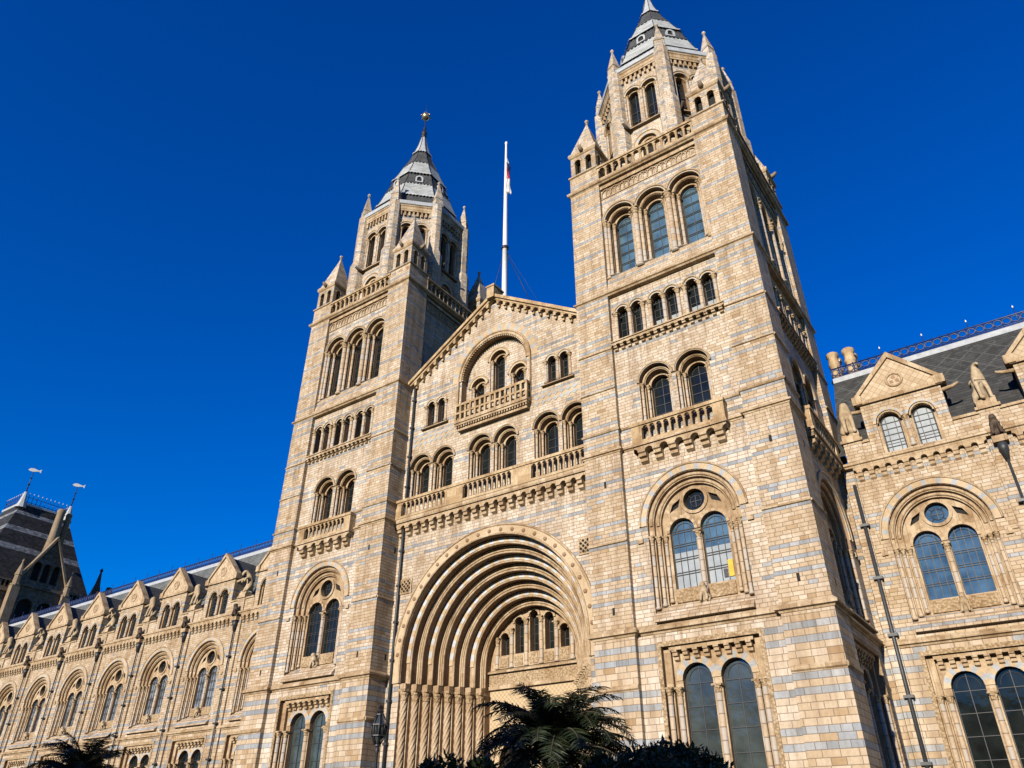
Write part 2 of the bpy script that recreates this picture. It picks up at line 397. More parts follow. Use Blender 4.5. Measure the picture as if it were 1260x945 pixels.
    def tube(s, pts, r, k=6, mi=0, r1=None):
        P = [Vector(p) for p in pts]; n = len(P); vs = []; fs = []
        up = Vector((0, 0, 1))
        for i in range(n):
            d = (P[min(i+1, n-1)]-P[max(i-1, 0)]).normalized()
            a = d.cross(up if abs(d.z) < 0.9 else Vector((1, 0, 0))).normalized(); b = d.cross(a)
            rr = r if r1 is None else r+(r1-r)*i/(n-1)
            for q in range(k):
                t = 2*pi*q/k; w_ = P[i]+a*(rr*cos(t))+b*(rr*sin(t)); vs.append(tuple(w_))
        for i in range(n-1):
            for q in range(k): w_ = (q+1) % k; fs.append((i*k+q, i*k+w_, (i+1)*k+w_, (i+1)*k+q))
        fs += [tuple(range(k-1, -1, -1)), tuple((n-1)*k+q for q in range(k))]
        s.add(vs, fs, mi, True)
    def face(s, outer, holes, y, mi=0):
        """flat wall in plane y facing -y with holes; outer, holes are (x,z) lists"""
        loops = [outer]+list(holes)
        tri = tessellate_polygon([[Vector((x, z, 0)) for x, z in L] for L in loops])
        flat = [p for L in loops for p in L]
        fs = []
        for a, b, c in tri:
            A, B, C_ = flat[a], flat[b], flat[c]
            cr = (B[0]-A[0])*(C_[1]-A[1])-(B[1]-A[1])*(C_[0]-A[0])
            if abs(cr) < 1e-9: continue
            fs.append((a, b, c) if cr > 0 else (a, c, b))
        s.add([(x, y, z) for x, z in flat], fs, mi)
    def bridge(s, A, ya, B, yb, mi=0):
        """quads from outline A at depth ya to outline B at depth yb (same point count, closed)"""
        n = len(A)
        vs = [(x, ya, z) for x, z in A]+[(x, yb, z) for x, z in B]
        fs = []; m = []
        for i in range(n):
            j = (i+1) % n
            fs.append((i, n+i, n+j, j)); m.append(mi[i % len(mi)] if isinstance(mi, (list, tuple)) else mi)
        s.add(vs, fs, m)
    def mesh(s, name, mats):
        me = bpy.data.meshes.new(name)
        me.from_pydata(s.v, [], s.f); 
        for m in mats: me.materials.append(m)
        me.polygons.foreach_set('material_index', s.mi); me.polygons.foreach_set('use_smooth', s.sm)
        me.update()
        bm = bmesh.new(); bm.from_mesh(me); bmesh.ops.recalc_face_normals(bm, faces=bm.faces) if getattr(s, 'recalc', False) else None
        bm.to_mesh(me); bm.free()
        return me

CUR = None      # list collecting the parts of one facade so that the facade can be repeated on another side
def part(name, mb, mats, parent, loc=(0, 0, 0)):
    me = mb.mesh(name, mats) if isinstance(mb, MB) else mb
    o = bpy.data.objects.new(name, me); COL.objects.link(o); o.parent = parent; o.location = loc
    if CUR is not None and parent.type == 'EMPTY': CUR.append(o)
    return o
def thing(name, label, cat, loc=(0, 0, 0), group=None, rz=0.0):
    o = bpy.data.objects.new(name, None); COL.objects.link(o); o.location = loc; o.rotation_euler = (0, 0, rz)
    o['label'] = label; o['category'] = cat
    if group: o['group'] = group
    o.empty_display_size = 0.5
    return o
def tag(o, label, cat, group=None):
    o['label'] = label; o['category'] = cat
    if group: o['group'] = group
    return o
def copy_part(o, parent, mat):
    c = o.copy(); COL.objects.link(c); c.parent = parent; c.matrix_local = mat @ o.matrix_basis
    for ch in o.children:
        d = ch.copy(); COL.objects.link(d); d.parent = c
    return c

def arch(cx, w, z0, zs, n=20):
    return [(cx-w, z0)]+[(cx-w*cos(pi*i/n), zs+w*sin(pi*i/n)) for i in range(n+1)]+[(cx+w, z0)]
def rect(cx, w, z0, z1): return [(cx-w, z0), (cx-w, z1), (cx+w, z1), (cx+w, z0)]
def circle(cx, zc, r, n=24): return [(cx+r*cos(2*pi*i/n), zc+r*sin(2*pi*i/n)) for i in range(n)]
def steps(mb, seq, mi=0):
    """seq of (outline, depth[, material])"""
    for a, b in zip(seq, seq[1:]): mb.bridge(a[0], a[1], b[0], b[1], b[2] if len(b) > 2 else mi)

_cache = {}
def column(parent, x, y, r, z0, z1, name='column', cap=0.32, style=0):
    key = (round(r, 3), round(z0, 2), round(z1, 2), cap, style)
    if key not in _cache:
        mb = MB(); zc = z1-cap
        if style == 2:       # big portal column: ringed half way, swelling base
            zm = z0+(zc-z0)*0.44
            mb.lathe([(r*1.6, z0), (r*1.6, z0+0.25), (r*1.25, z0+0.35), (r, z0+0.42), (r, zm-0.16)], n=12, mi=0)
            mb.lathe([(r*1.02, zm-0.16), (r*1.35, zm-0.13), (r*1.35, zm-0.05), (r*1.15, zm), (r*1.38, zm+0.05), (r*1.38, zm+0.12), (r*0.98, zm+0.16)], n=12, mi=1)
            mb.lathe([(r*0.96, zm+0.16), (r*0.94, zc)], n=12, mi=0)
            # spiral roll cut on the shaft
            for ph in range(7):
                for (a, b) in ((z0+0.42, zm-0.16), (zm+0.16, zc)):
                    mb.tube([(r*0.95*cos(ph*pi*2/7+(z-a)*2.4), r*0.95*sin(ph*pi*2/7+(z-a)*2.4), z) for z in [a+(b-a)*i/24 for i in range(25)]], r*0.15, 5, 0)
        else:
            mb.lathe([(r*1.45, z0), (r*1.45, z0+0.08), (r*1.15, z0+0.13), (r, z0+0.17), (r, zc)], n=10, mi=0)
        mb.lathe([(r*1.02, zc), (r*1.25, zc+0.03), (r*1.1, zc+0.07), (r*1.3, zc+cap*0.5), (r*1.75, zc+cap*0.78)], n=10, mi=1)
        a = r*1.75; mb.box(-a, a, -a, a, z1-cap*0.22, z1, 1)
        _cache[key] = mb.mesh(name, [M_SHAFT if style == 2 else M_COLUMN, M_CARVE])
    return part(name, _cache[key], None, parent, (x, y, 0))

def glazing(parent, outline_fn, cx, w, z0, zs, y, glass=None, nv=1, dz=0.55, blind_top=None, pairs=False, name='window', top=True):
    """a window: the pane as the part, its lead bars as a sub-part"""
    mb = MB(); o = outline_fn
    if blind_top is None: mb.face(o, [], y, 0)
    else:
        mb.face(rect(cx, w, z0, blind_top), [], y, 1)
        up = [(cx-w, blind_top)]+[(x, z) for x, z in o if z > blind_top]+[(cx+w, blind_top)]
        mb.face(up, [], y, 0)
    win = part(name, mb, [glass or M_GLASS, M_BLIND], parent)
    b = MB(); t = 0.014
    for i in range(1, nv+1):
        x = cx-w+2*w*i/(nv+1); zt = zs+sqrt(max(0, w*w-(x-cx)**2))-0.01
        b.box(x-t, x+t, y-0.035, y-0.006, z0, zt)
    z = z0+dz
    while z < zs+0.05:
        b.box(cx-w, cx+w, y-0.038, y-0.005, z-t, z+t)
        if pairs: b.box(cx-w, cx+w, y-0.038, y-0.005, z+0.1-t, z+0.1+t)
        z += dz
    if top: b.roll(cx, zs, w*0.72, 0.014, y-0.02, None, 12, 4)
    # frame round the edge
    for sx in (-1, 1): b.box(cx+sx*w-0.03, cx+sx*w+0.03, y-0.04, y-0.004, z0, zs)
    part('glazing_bars', b, [M_BARS], win)
    return win

def corbels(parent, x0, x1, n, z0, z1, yw, proj, name='corbel_table', mi_mat=None, arches=True):
    """row of corbels carrying little arches; wall plane yw, projecting proj towards the viewer"""
    mb = MB(); p = (x1-x0)/n; hz = z1-z0
    for i in range(n):
        c = x0+p*(i+0.5); b = p*0.24
        mb.prism_x([(yw+0.01, z0), (yw-proj*0.45, z0+hz*0.12), (yw-proj*0.45, z0+hz*0.30), (yw-proj*0.8, z0+hz*0.36), (yw-proj*0.8, z0+hz*0.55), (yw-proj, z0+hz*0.6), (yw-proj, z0+hz*0.72), (yw+0.01, z0+hz*0.72)], c-b, c+b)
    if arches:
        # arcaded lintel: band with half-round bites between the corbels
        pts_top = z0+hz; zb = z0+hz*0.62
        outer = [(x0, pts_top), (x0, zb)]
        for i in range(n+1):
            c = x0+p*i; r = p*0.27
            a0 = pi if i > 0 else pi/2
            a1 = 0 if i < n else pi/2
            for q in range(9):
                a = a0+(a1-a0)*q/8
                outer.append((c+r*cos(a), zb+r*sin(a)))
        outer += [(x1, zb), (x1, pts_top)]
        mb.face(outer[::-1], [], yw-proj*0.93, 0)
        k = len(outer)
        vs = [(x, yw-proj*0.93, z) for x, z in outer]+[(x, yw+0.01, z) for x, z in outer]
        mb.add(vs, [(i, k+i, k+i+1, i+1) for i in range(k-1)], 0)
    else:
        mb.box(x0, x1, yw-proj, yw+0.01, z0+hz*0.72, z1)
    return part(name, mb, [mi_mat or M_STONE], parent)

def balustrade(parent, x0, x1, y0, y1, z0, z1, groups, nb, ends=True, arched=False):
    """stone balustrade: base, rail, solid piers between groups, balusters as sub-parts. y0 front, y1 back"""
    mb = MB(); h = z1-z0
    mb.box(x0-0.04, x1+0.04, y0-0.05, y1+0.05, z1-0.16, z1)
    mb.box(x0, x1, y0, y1, z0, z0+0.14)
    gs = []
    prev = x0
    for a, b in groups:
        mb.box(prev, a, y0+0.003, y1-0.003, z0+0.14, z1-0.16); gs.append((a, b)); prev = b
    mb.box(prev, x1, y0+0.003, y1-0.003, z0+0.14, z1-0.16)
    for a, b in gs:
        n = nb; p = (b-a)/n
        rr_ = p*0.35; sp_ = z1-0.2-rr_
        outer = [(a, z1-0.155), (a, sp_)]
        for i in range(n):
            c = a+p*(i+0.5); r = rr_
            for q in range(7): outer.append((c+r*cos(pi-pi*q/6), sp_+r*sin(pi-pi*q/6)))
        outer += [(b, sp_), (b, z1-0.155)]
        k = len(outer)
        for yy, fl in ((y0+0.02, 0), (y1-0.02, 1)):
            mb.face(outer[::-1], [], yy)
        vs = [(x, y0+0.02, z) for x, z in outer]+[(x, y1-0.02, z) for x, z in outer]
        mb.add(vs, [(i, k+i, k+i+1, i+1) for i in range(k-1)], 0)
    o = part('balustrade', mb, [M_TAN], parent)
    key = ('bal', round(h, 3), round(z0, 3), round((gs[0][1]-gs[0][0])/nb, 3))
    if key not in _cache:
        m2 = MB(); p = (gs[0][1]-gs[0][0])/nb; w_ = p*0.16
        m2.lathe([(w_*1.4, z0+0.13), (w_*1.4, z0+0.2), (w_, z0+0.25), (w_, z1-0.28-p*0.35), (w_*1.5, z1-0.2-p*0.35)], n=9)
        _cache[key] = m2.mesh('baluster', [M_TAN])
    for a, b in gs:
        p = (b-a)/nb
        for i in range(nb-1):
            part('baluster', _cache[key], None, o, (a+p*(i+1), (y0+y1)/2, 0))
    return o

V2 = (3, 4)
def ringhood(mb, cx, zs, r0, r1, y, n, mi=(3, 4), roll=True, leg=None):
    mb.archband(cx, zs, r0, r1, y-0.05, y+0.05, n, mi)
    if roll: mb.roll(cx, zs, r1+0.03, 0.05, y-0.05, leg, n, 6, 1)

def creature(verts, edges, radii, name, mat, sub=1):
    me = bpy.data.meshes.new(name+'_skeleton'); me.from_pydata(verts, edges, [])
    o = bpy.data.objects.new(name, me); COL.objects.link(o)
    sk = o.modifiers.new('skin', 'SKIN')
    for v, r in zip(me.skin_vertices[0].data, radii): v.radius = (r, r)
    me.skin_vertices[0].data[0].use_root = True
    ss = o.modifiers.new('sub', 'SUBSURF'); ss.levels = sub; ss.render_levels = sub
    dg = bpy.context.evaluated_depsgraph_get(); ev = o.evaluated_get(dg)
    res = bpy.data.meshes.new_from_object(ev); res.name = name
    bpy.data.objects.remove(o)
    res.materials.clear(); res.materials.append(mat)
    for p in res.polygons: p.use_smooth = True; p.material_index = 0
    return res

GARG = creature([(0, .22, .2), (0, .1, .45), (0, -.05, .68), (0, -.12, .88), (0, -.3, .9), (-.15, -.1, .5), (-.17, -.2, .05), (.15, -.1, .5), (.17, -.2, .05), (-.2, .12, .2), (-.22, -.1, .05), (.2, .12, .2), (.22, -.1, .05), (-.09, -.08, 1.02), (.09, -.08, 1.02)],
    [(0, 1), (1, 2), (2, 3), (3, 4), (2, 5), (5, 6), (2, 7), (7, 8), (0, 9), (9, 10), (0, 11), (11, 12), (3, 13), (3, 14)],
    [.2, .21, .2, .15, .09, .1, .07, .1, .07, .13, .07, .13, .07, .04, .04], 'gargoyle', M_SOOT)
# ------------------------------------------------------------------ wings
BEAST = GARG.copy(); BEAST.name = 'carved_beast'; BEAST.materials.clear(); BEAST.materials.append(M_STATUE)
BEAST.transform(Matrix.Scale(0.8, 4))

# ------------------------------------------------------------------ facade pieces shared by towers and wings
def traceried_window(parent, wall, Y, blind=None, glassA=None, glassO=None, yellow=False):
    """big round-headed window of two lights under an oculus in a stepped, shafted recess.
       Adds its surfaces to the wall mesh (wall plane Y) and returns the hole to cut."""
    zc = 13.8; D = Y
    hole = arch(0, 2.12, 9.95, zc, 28)
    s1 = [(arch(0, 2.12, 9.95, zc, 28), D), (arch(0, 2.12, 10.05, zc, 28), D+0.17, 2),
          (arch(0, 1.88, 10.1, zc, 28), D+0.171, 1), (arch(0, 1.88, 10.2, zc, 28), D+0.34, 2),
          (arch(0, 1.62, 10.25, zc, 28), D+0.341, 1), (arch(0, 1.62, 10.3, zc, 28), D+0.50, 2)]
    steps(wall, s1)
    ringhood(wall, 0, zc, 2.14, 2.42, D, 34, (3, 4, 3))
    wall.roll(0, zc, 2.0, 0.085, D+0.17, None, 24, 6, 1)
    wall.roll(0, zc, 1.75, 0.085, D+0.34, None, 24, 6, 1)
    wall.box(-2.62, -2.36, D-0.09, D+0.04, zc-0.75, zc-0.55, 1); wall.box(2.36, 2.62, D-0.09, D+0.04, zc-0.75, zc-0.55, 1)
    # tympanum with the two lights, oculus and spandrel eyes
    T = D+0.50
    Lz0, Lzs, Lw, Lc = 10.95, 13.42, 0.585, 0.72
    lights = [arch(-Lc, Lw, Lz0, Lzs), arch(Lc, Lw, Lz0, Lzs)]
    oc = circle(0, 14.72, 0.50)
    eyes = [[(sx*0.78, 14.55), (sx*0.66, 14.93), (sx*1.05, 14.72), (sx*1.22, 14.35)] for sx in (-1, 1)]
    wall.face(arch(0, 1.62, 10.3, zc, 28), lights+[oc]+eyes, T, 1)
    for c, L in ((-Lc, lights[0]), (Lc, lights[1])):
        steps(wall, [(L, T), (L, T+0.24)], 2)
        wall.archband(c, Lzs, Lw, Lw+0.13, T-0.06, T+0.02, 14, (1, 3))
    steps(wall, [(oc, T), (oc, T+0.24)], 2)
    ang = 2*pi
    wall.archband(0, 14.72, 0.50, 0.64, T-0.07, T+0.02, 24, 1, 0, 2*pi)
    for e in eyes:
        steps(wall, [(e, T), (e, T+0.16)], 2); wall.face(e, [], T+0.16, 5)
    # carved panels and sloped sill
    for sx in (-1, 1): wall.box(sx*0.75-0.55, sx*0.75+0.55, T-0.07, T+0.01, 10.36, 10.88, 6)
    wall.box(-0.15, 0.15, T-0.2, T+0.01, 10.28, 10.72, 1)
    wall.prism_x([(D-0.25, 9.55), (D-0.25, 9.62), (D+0.3, 10.25), (D+0.48, 10.28), (D+0.48, 9.55)], -2.1, 2.1, 0)
    for c, L in ((-Lc, lights[0]), (Lc, lights[1])):
        glazing(parent, L, c, Lw, Lz0, Lzs, T+0.2, glassA, 3, 0.62, blind, True)
    g = MB(); g.face(circle(0, 14.72, 0.52), [], T+0.2, 0)
    w = part('window', g, [glassO or M_GLASS], parent)
    b = MB(); b.roll(0, 14.72, 0.26, 0.018, T+0.18, None, 16, 4, 0, 0, 2*pi)
    for a in range(4):
        d = (cos(a*pi/2+pi/4), sin(a*pi/2+pi/4)); b.tube([(d[0]*0.26, T+0.18, 14.72+d[1]*0.26), (d[0]*0.5, T+0.18, 14.72+d[1]*0.5)], 0.016, 4)
    b.box(-0.27, 0.27, T+0.165, T+0.19, 14.705, 14.735); b.box(-0.015, 0.015, T+0.16, T+0.188, 14.45, 14.98)
    part('glazing_bars', b, [M_BARS], w)
    # shafts
    for sx in (-1, 1):
        column(parent, sx*2.0, D+0.07, 0.075, 10.1, 13.3, 'nook_shaft')
        column(parent, sx*1.755, D+0.25, 0.075, 10.25, 13.3, 'nook_shaft')
        column(parent, sx*1.50, D+0.43, 0.07, 10.4, 13.3, 'nook_shaft')
    column(parent, 0, T-0.03, 0.10, 10.72, 13.3, 'mullion')
    part('carved_beast', BEAST, None, parent, (0, T-0.26, 10.15))
    if yellow:
        y = MB(); y.box(1.02, 1.24, T+0.15, T+0.16, 11.15, 11.85, 0); y.box(0.80, 0.97, T+0.15, T+0.16, 11.15, 11.5, 1)
        part('notice', y, [M_YELLOW, M_IRON], parent)
    return hole

def ground_windows(parent, wall, Y, zb=1.2, glass=None):
    """framed pair of tall round-headed windows under a corbelled lintel"""
    hole = rect(0, 2.05, zb, 8.62)
    steps(wall, [(rect(0, 2.05, zb, 8.62), Y), (rect(0, 2.05, zb, 8.62), Y+0.24, 2), (rect(0, 1.75, zb, 8.62), Y+0.241, 1), (rect(0, 1.75, zb, 8.62), Y+0.42, 2)])
    T = Y+0.42; wd, c0, zs = 0.62, 0.80, 7.32
    A = [arch(-c0, wd, zb+0.9, zs), arch(c0, wd, zb+0.9, zs)]
    wall.face(rect(0, 1.75, zb, 8.62), A, T, 1)
    for c, L in ((-c0, A[0]), (c0, A[1])):
        steps(wall, [(L, T), (L, T+0.3)], 2)
        wall.archband(c, zs, wd, wd+0.27, T-0.04-(0.004 if c > 0 else 0), T+0.02, 11, (3, 4))
        glazing(parent, L, c, wd, zb+0.9, zs, T+0.26, glass or M_GLASSG, 1, 0.85)
    # carved frame
    for sx in (-1, 1): wall.box(2.04 if sx > 0 else -2.21, 2.21 if sx > 0 else -2.04, Y-0.04, Y+0.02, zb, 8.6, 6)
    wall.box(-2.21, 2.21, Y-0.045, Y+0.02, 8.602, 8.8, 6)
    corbels(parent, -1.75, 1.75, 8, 8.02, 8.6, T, 0.34, 'corbel_table', M_STONE, False)
    for sx in (-1, 1):
        column(parent, sx*1.9, Y+0.11, 0.10, zb+0.2, 7.05)
        column(parent, sx*1.58, Y+0.33, 0.10, zb+0.4, 7.05)
    column(parent, 0, T-0.02, 0.115, zb+0.5, 7.05)
    return hole

def twin_windows(parent, wall, Y, cx, sep, z0, zs, w0=0.86, glass=None, hood=True):
    """two round-headed windows in stepped recesses side by side, with shafts"""
    holes = []
    for sx in (-1, 1):
        c = cx+sx*sep
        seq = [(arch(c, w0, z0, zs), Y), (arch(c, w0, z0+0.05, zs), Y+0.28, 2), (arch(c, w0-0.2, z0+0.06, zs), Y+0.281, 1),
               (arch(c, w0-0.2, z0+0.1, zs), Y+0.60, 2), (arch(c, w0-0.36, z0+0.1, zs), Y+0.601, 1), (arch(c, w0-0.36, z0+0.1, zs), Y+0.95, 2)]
        holes.append(seq[0][0]); steps(wall, seq)
        wall.archband(c, zs, w0-0.02, min(w0+0.11, sep+0.0), Y-0.06, Y+0.03, 18, (3, 3, 4))
        wall.roll(c, zs, w0+0.06, 0.05, Y-0.06, None, 18, 6, 1)
        wall.roll(c, zs, w0-0.1, 0.075, Y+0.28, None, 18, 6, 1)
        glazing(parent, arch(c, w0-0.36, z0+0.1, zs), c, w0-0.36, z0+0.1, zs, Y+0.88, glass, 1, 0.5)
        for s2 in (-1, 1):
            column(parent, c+s2*(w0-0.09), Y+0.12, 0.07, z0+0.02, zs-0.02, 'nook_shaft', 0.28)
            column(parent, c+s2*(w0-0.28), Y+0.42, 0.06, z0+0.08, zs-0.02, 'nook_shaft', 0.28)
    return holes

WALLM = [M_TOWER, M_STONE, M_SOFFIT, M_BUFFV, M_BLUEV, M_VOID, M_CARVE, M_PANEL]

# ------------------------------------------------------------------ the towers
TOPRANGE = [0, 0]
TX = 11.67; PW = 3.05; REC = 0.25

def tower_front(root, big=False, blind_top=False):
    """all parts of one tower face (local frame: face plane y=-5, tower axis at origin)"""
    F = -5.0; Y = F+REC
    right = big
    wall = MB()
    # corner piers
    for sx in (-1, 1):
        a, b = sorted((sx*PW, sx*5.0))
        wall.face([(a, -0.2), (b, -0.2), (b, 35.75), (a, 35.75)], [], F, 0)
        wall.add([(sx*PW, F, -0.2), (sx*PW, Y, -0.2), (sx*PW, Y, 35.75), (sx*PW, F, 35.75)], [(0, 1, 2, 3)], 0)
    # put-log holes
    for sx, z in ((-1, 10.1), (1, 10.2), (-1, 16.0), (1, 16.1)):
        wall.box(sx*3.95-0.06, sx*3.95+0.06, F-0.004, F+0.02, z, z+0.32, 5)
    # ground storey panel
    h = ground_windows(root, wall, Y)
    wall.face([(-PW, -0.2), (PW, -0.2), (PW, 9.3), (-PW, 9.3)], [h], Y, 7)
    # first floor panel with the big window
    h = traceried_window(root, wall, Y, 12.55 if right else None, M_GLASST if right else M_GLASS, M_GLASS, right)
    wall.face([(-PW, 9.3), (PW, 9.3), (PW, 17.8), (-PW, 17.8)], [h], Y, 7)
    # second floor: balcony and twin window
    hs_ = twin_windows(root, wall, Y, 0, 0.97, 19.0, 21.15, 0.86)
    wall.face([(-PW, 17.8), (PW, 17.8), (PW, 23.4), (-PW, 23.4)], hs_, Y, 7)
    corbels(root, -2.25, 2.25, 6, 16.75, 17.55, Y, 0.44)
    bl = MB(); bl.box(-2.32, 2.32, Y-0.49, Y+0.01, 17.55, 17.68); part('balcony_floor', bl, [M_STONE], root)
    balustrade(root, -2.28, 2.28, Y-0.45, Y-0.25, 17.681, 18.75, [(-1.75, 1.75)], 10)
    for sx in (-1, 1):
        bs = MB(); bs.box(sx*2.28-(0.22 if sx > 0 else 0), sx*2.28+(0.22 if sx < 0 else 0), Y-0.25, Y+0.01, 17.681, 18.74)
        part('balcony_cheek', bs, [M_TAN], root)
    # third floor: six little lights in pairs
    holes = []; z0, zs, w = 24.02, 25.85, 0.31
    for pc in (-1.96, 0, 1.96):
        for sx in (-1, 1):
            c = pc+sx*0.425
            A = arch(c, w, z0, zs, 14); holes.append(A)
            steps(wall, [(A, Y), (A, Y+0.5)], 2)
            wall.archband(c, zs, w, w+0.11, Y-0.06, Y+0.02, 11, (3, 3, 4)); wall.roll(c, zs, w+0.13, 0.05, Y-0.08, None, 14, 6, 1)
            glazing(root, arch(c, w, z0, zs, 14), c, w, z0, zs, Y+0.42, None, 1, 0.45, 24.75 if right and pc > -1 else None)
        for k in (-1, 0, 1): column(root, pc+k*0.79 if k else pc, Y-0.05, 0.098, z0, zs, 'column', 0.3)
    wall.face([(-PW, 23.4), (PW, 23.4), (PW, 27.2), (-PW, 27.2)], holes, Y, 7)
    corbels(root, -3.04, 3.04, 16, 23.42, 23.86, Y, 0.30, 'corbel_table', None, False)
    sl = MB(); sl.prism_x([(Y-0.36, 23.86), (Y-0.36, 23.93), (Y-0.1, 24.02), (Y+0.01, 24.02), (Y+0.01, 23.86)], -3.04, 3.04); part('sill', sl, [M_STONE], root)
    # fourth floor: the tall triple window
    part('wall', wall, WALLM, root); wall = MB(); k0 = len(CUR)
    holes = []; z0, zs = 28.95, 32.6
    for c in (-2.02, 0, 2.02):
        w0 = 0.92
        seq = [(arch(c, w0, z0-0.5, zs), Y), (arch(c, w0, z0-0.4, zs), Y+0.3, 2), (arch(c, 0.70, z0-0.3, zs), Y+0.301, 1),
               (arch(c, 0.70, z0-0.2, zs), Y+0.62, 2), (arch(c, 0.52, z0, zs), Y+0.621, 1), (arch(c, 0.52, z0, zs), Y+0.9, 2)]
        holes.append(seq[0][0]); steps(wall, seq)
        wall.archband(c, zs, w0-0.01, w0+0.09, Y-0.06, Y+0.03, 22, (3, 3, 4)); wall.roll(c, zs, w0+0.12, 0.06, Y-0.07, None, 22, 6, 1)
        wall.roll(c, zs, w0-0.12, 0.09, Y+0.3, None, 22, 6, 1)
        glazing(root, arch(c, 0.52, z0, zs), c, 0.52, z0, zs, Y+0.84, M_GLASST if right else M_GLASS, 1, 0.72, None, True)
        for s2 in (-1, 1):
            column(root, c+s2*0.80, Y+0.14, 0.10, z0-0.35, zs-0.05, 'nook_shaft', 0.4)
            column(root, c+s2*0.60, Y+0.46, 0.085, z0-0.1, zs-0.05, 'nook_shaft', 0.4)
    for c in (-1.01, 1.01): column(root, c, Y-0.03, 0.15, z0-0.62, zs-0.02, 'column', 0.45)
    for c in (-2.95, 2.95): column(root, c, Y-0.0, 0.10, z0-0.62, zs-0.02, 'column', 0.45)
    wall.face([(-PW, 27.2), (PW, 27.2), (PW, 35.75), (-PW, 35.75)], holes, Y, 7)
    wall.prism_x([(Y-0.25, 27.3), (Y-0.25, 27.36), (Y-0.003, 28.42), (Y+0.01, 28.42), (Y+0.01, 27.3)], -3.04, 3.04, 0)
    part('wall', wall, WALLM, root); TOPRANGE[:] = [k0, len(CUR)]
    # interlaced blind arcade below the cornice
    ar = MB(); p = 6.0/10
    ar.box(-3.04, 3.04, Y-0.05, Y+0.01, 34.42, 34.52, 0)
    for i in range(10):
        c = -2.7+p*i; ar.roll(c, 34.78, 0.30, 0.045, Y-0.05, 34.53, 10, 5, 0)
        if i < 9: ar.roll(c+p/2, 34.78, 0.30, 0.04, Y-0.03, 34.53, 10, 5, 0)
    ar.box(-3.04, 3.04, Y-0.15, Y+0.01, 35.16, 35.4, 0)
    part('blind_arcade', ar, [M_STONE], root)
    balustrade(root, -3.08, 3.08, F-0.02, F+0.24, 35.86, 37.05, [(-3.0, 3.0)], 13)
    return

def tower_plan(o=0.0):
    pts = []
    for k in range(4):
        a = k*pi/2
        for x, y in ((-5, -5), (-PW, -5), (-PW, -5+REC), (PW, -5+REC), (PW, -5)):
            pts.append((x*cos(a)-y*sin(a), x*sin(a)+y*cos(a)))
    return pts
def square_plan(h=5.0): return [(-h, -h), (h, -h), (h, h), (-h, h)]

def pyramid_finial(mb, cx, cy, half, z0, z1, mi=0, n=4):
    ph = pi/4 if n == 4 else pi/8
    k = half/cos(pi/n)
    mb.lathe([(k*1.1, z0-0.12), (k*1.1, z0), (k, z0+0.02), (0.09, z1-0.5), (0.05, z1-0.42)], cx, cy, n, mi, ph, False)
    mb.lathe([(0.07, z1-0.45), (0.12, z1-0.4), (0.07, z1-0.32), (0.06, z1-0.25), (0.15, z1-0.14), (0.13, z1-0.04), (0.03, z1)], cx, cy, 8, mi)

def turret(root, sx, sy):
    """square arcaded corner turret with a pyramid cap"""
    t = MB(); cx, cy = sx*4.04, sy*4.04; h = 0.95
    t.box(cx-h, cx+h, cy-h, cy+h, 35.9, 37.12, 0)
    b = MB()
    plan = [(cx-h, cy-h), (cx+h, cy-h), (cx+h, cy+h), (cx-h, cy+h)]
    t.sweep(plan, [(0, 37.1), (0.08, 37.14), (0.08, 37.24), (0, 37.3)], True, 1)
    t.box(cx-h*0.93, cx+h*0.93, cy-h*0.93, cy+h*0.93, 37.12, 37.4, 1)
    # four arcaded sides
    for k in range(4):
        s = MB(); A = [arch(-0.38, 0.2, 37.4, 38.45, 10), arch(0.38, 0.2, 37.4, 38.45, 10)]
        s.face([(-h*0.93, 37.4), (h*0.93, 37.4), (h*0.93, 39.2), (-h*0.93, 39.2)], A, -h*0.93, 0)
        for L in A: steps(s, [(L, -h*0.93), (L, -h*0.93+0.3)], 1)
        for c in (-0.38, 0.38): s.archband(c, 38.45, 0.2, 0.29, -h*0.93-0.03, -h*0.93+0.01, 9, 1)
        a = k*pi/2
        t.add([(cx+x*cos(a)-y*sin(a), cy+x*sin(a)+y*cos(a), z) for x, y, z in s.v], s.f, s.mi)
    t.box(cx-0.5, cx+0.5, cy-0.5, cy+0.5, 37.2, 39.1, 2)
    t.sweep([(cx-h*0.93, cy-h*0.93), (cx+h*0.93, cy-h*0.93), (cx+h*0.93, cy+h*0.93), (cx-h*0.93, cy+h*0.93)], [(0, 38.95), (0.06, 39.0), (0.12, 39.12), (0.12, 39.2), (-0.1, 39.3)], True, 1)
    o = part('turret', t, [M_TOWER, M_STONE, M_VOID], root)
    p = MB(); pyramid_finial(p, cx, cy, h*0.95, 39.32, 43.0)
    part('cap', p, [M_DRUM], o)
    for dx, dy in ((sx, 0.0), (0.0, sy)):
        g = MB(); g.tube([(cx+dx*0.8, cy+dy*0.8, 39.15), (cx+dx*1.15, cy+dy*1.15, 39.25), (cx+dx*1.32, cy+dy*1.32, 39.4)], 0.19, 6, 0, 0.1)
        part('gargoyle', g, [M_BROWN], o)

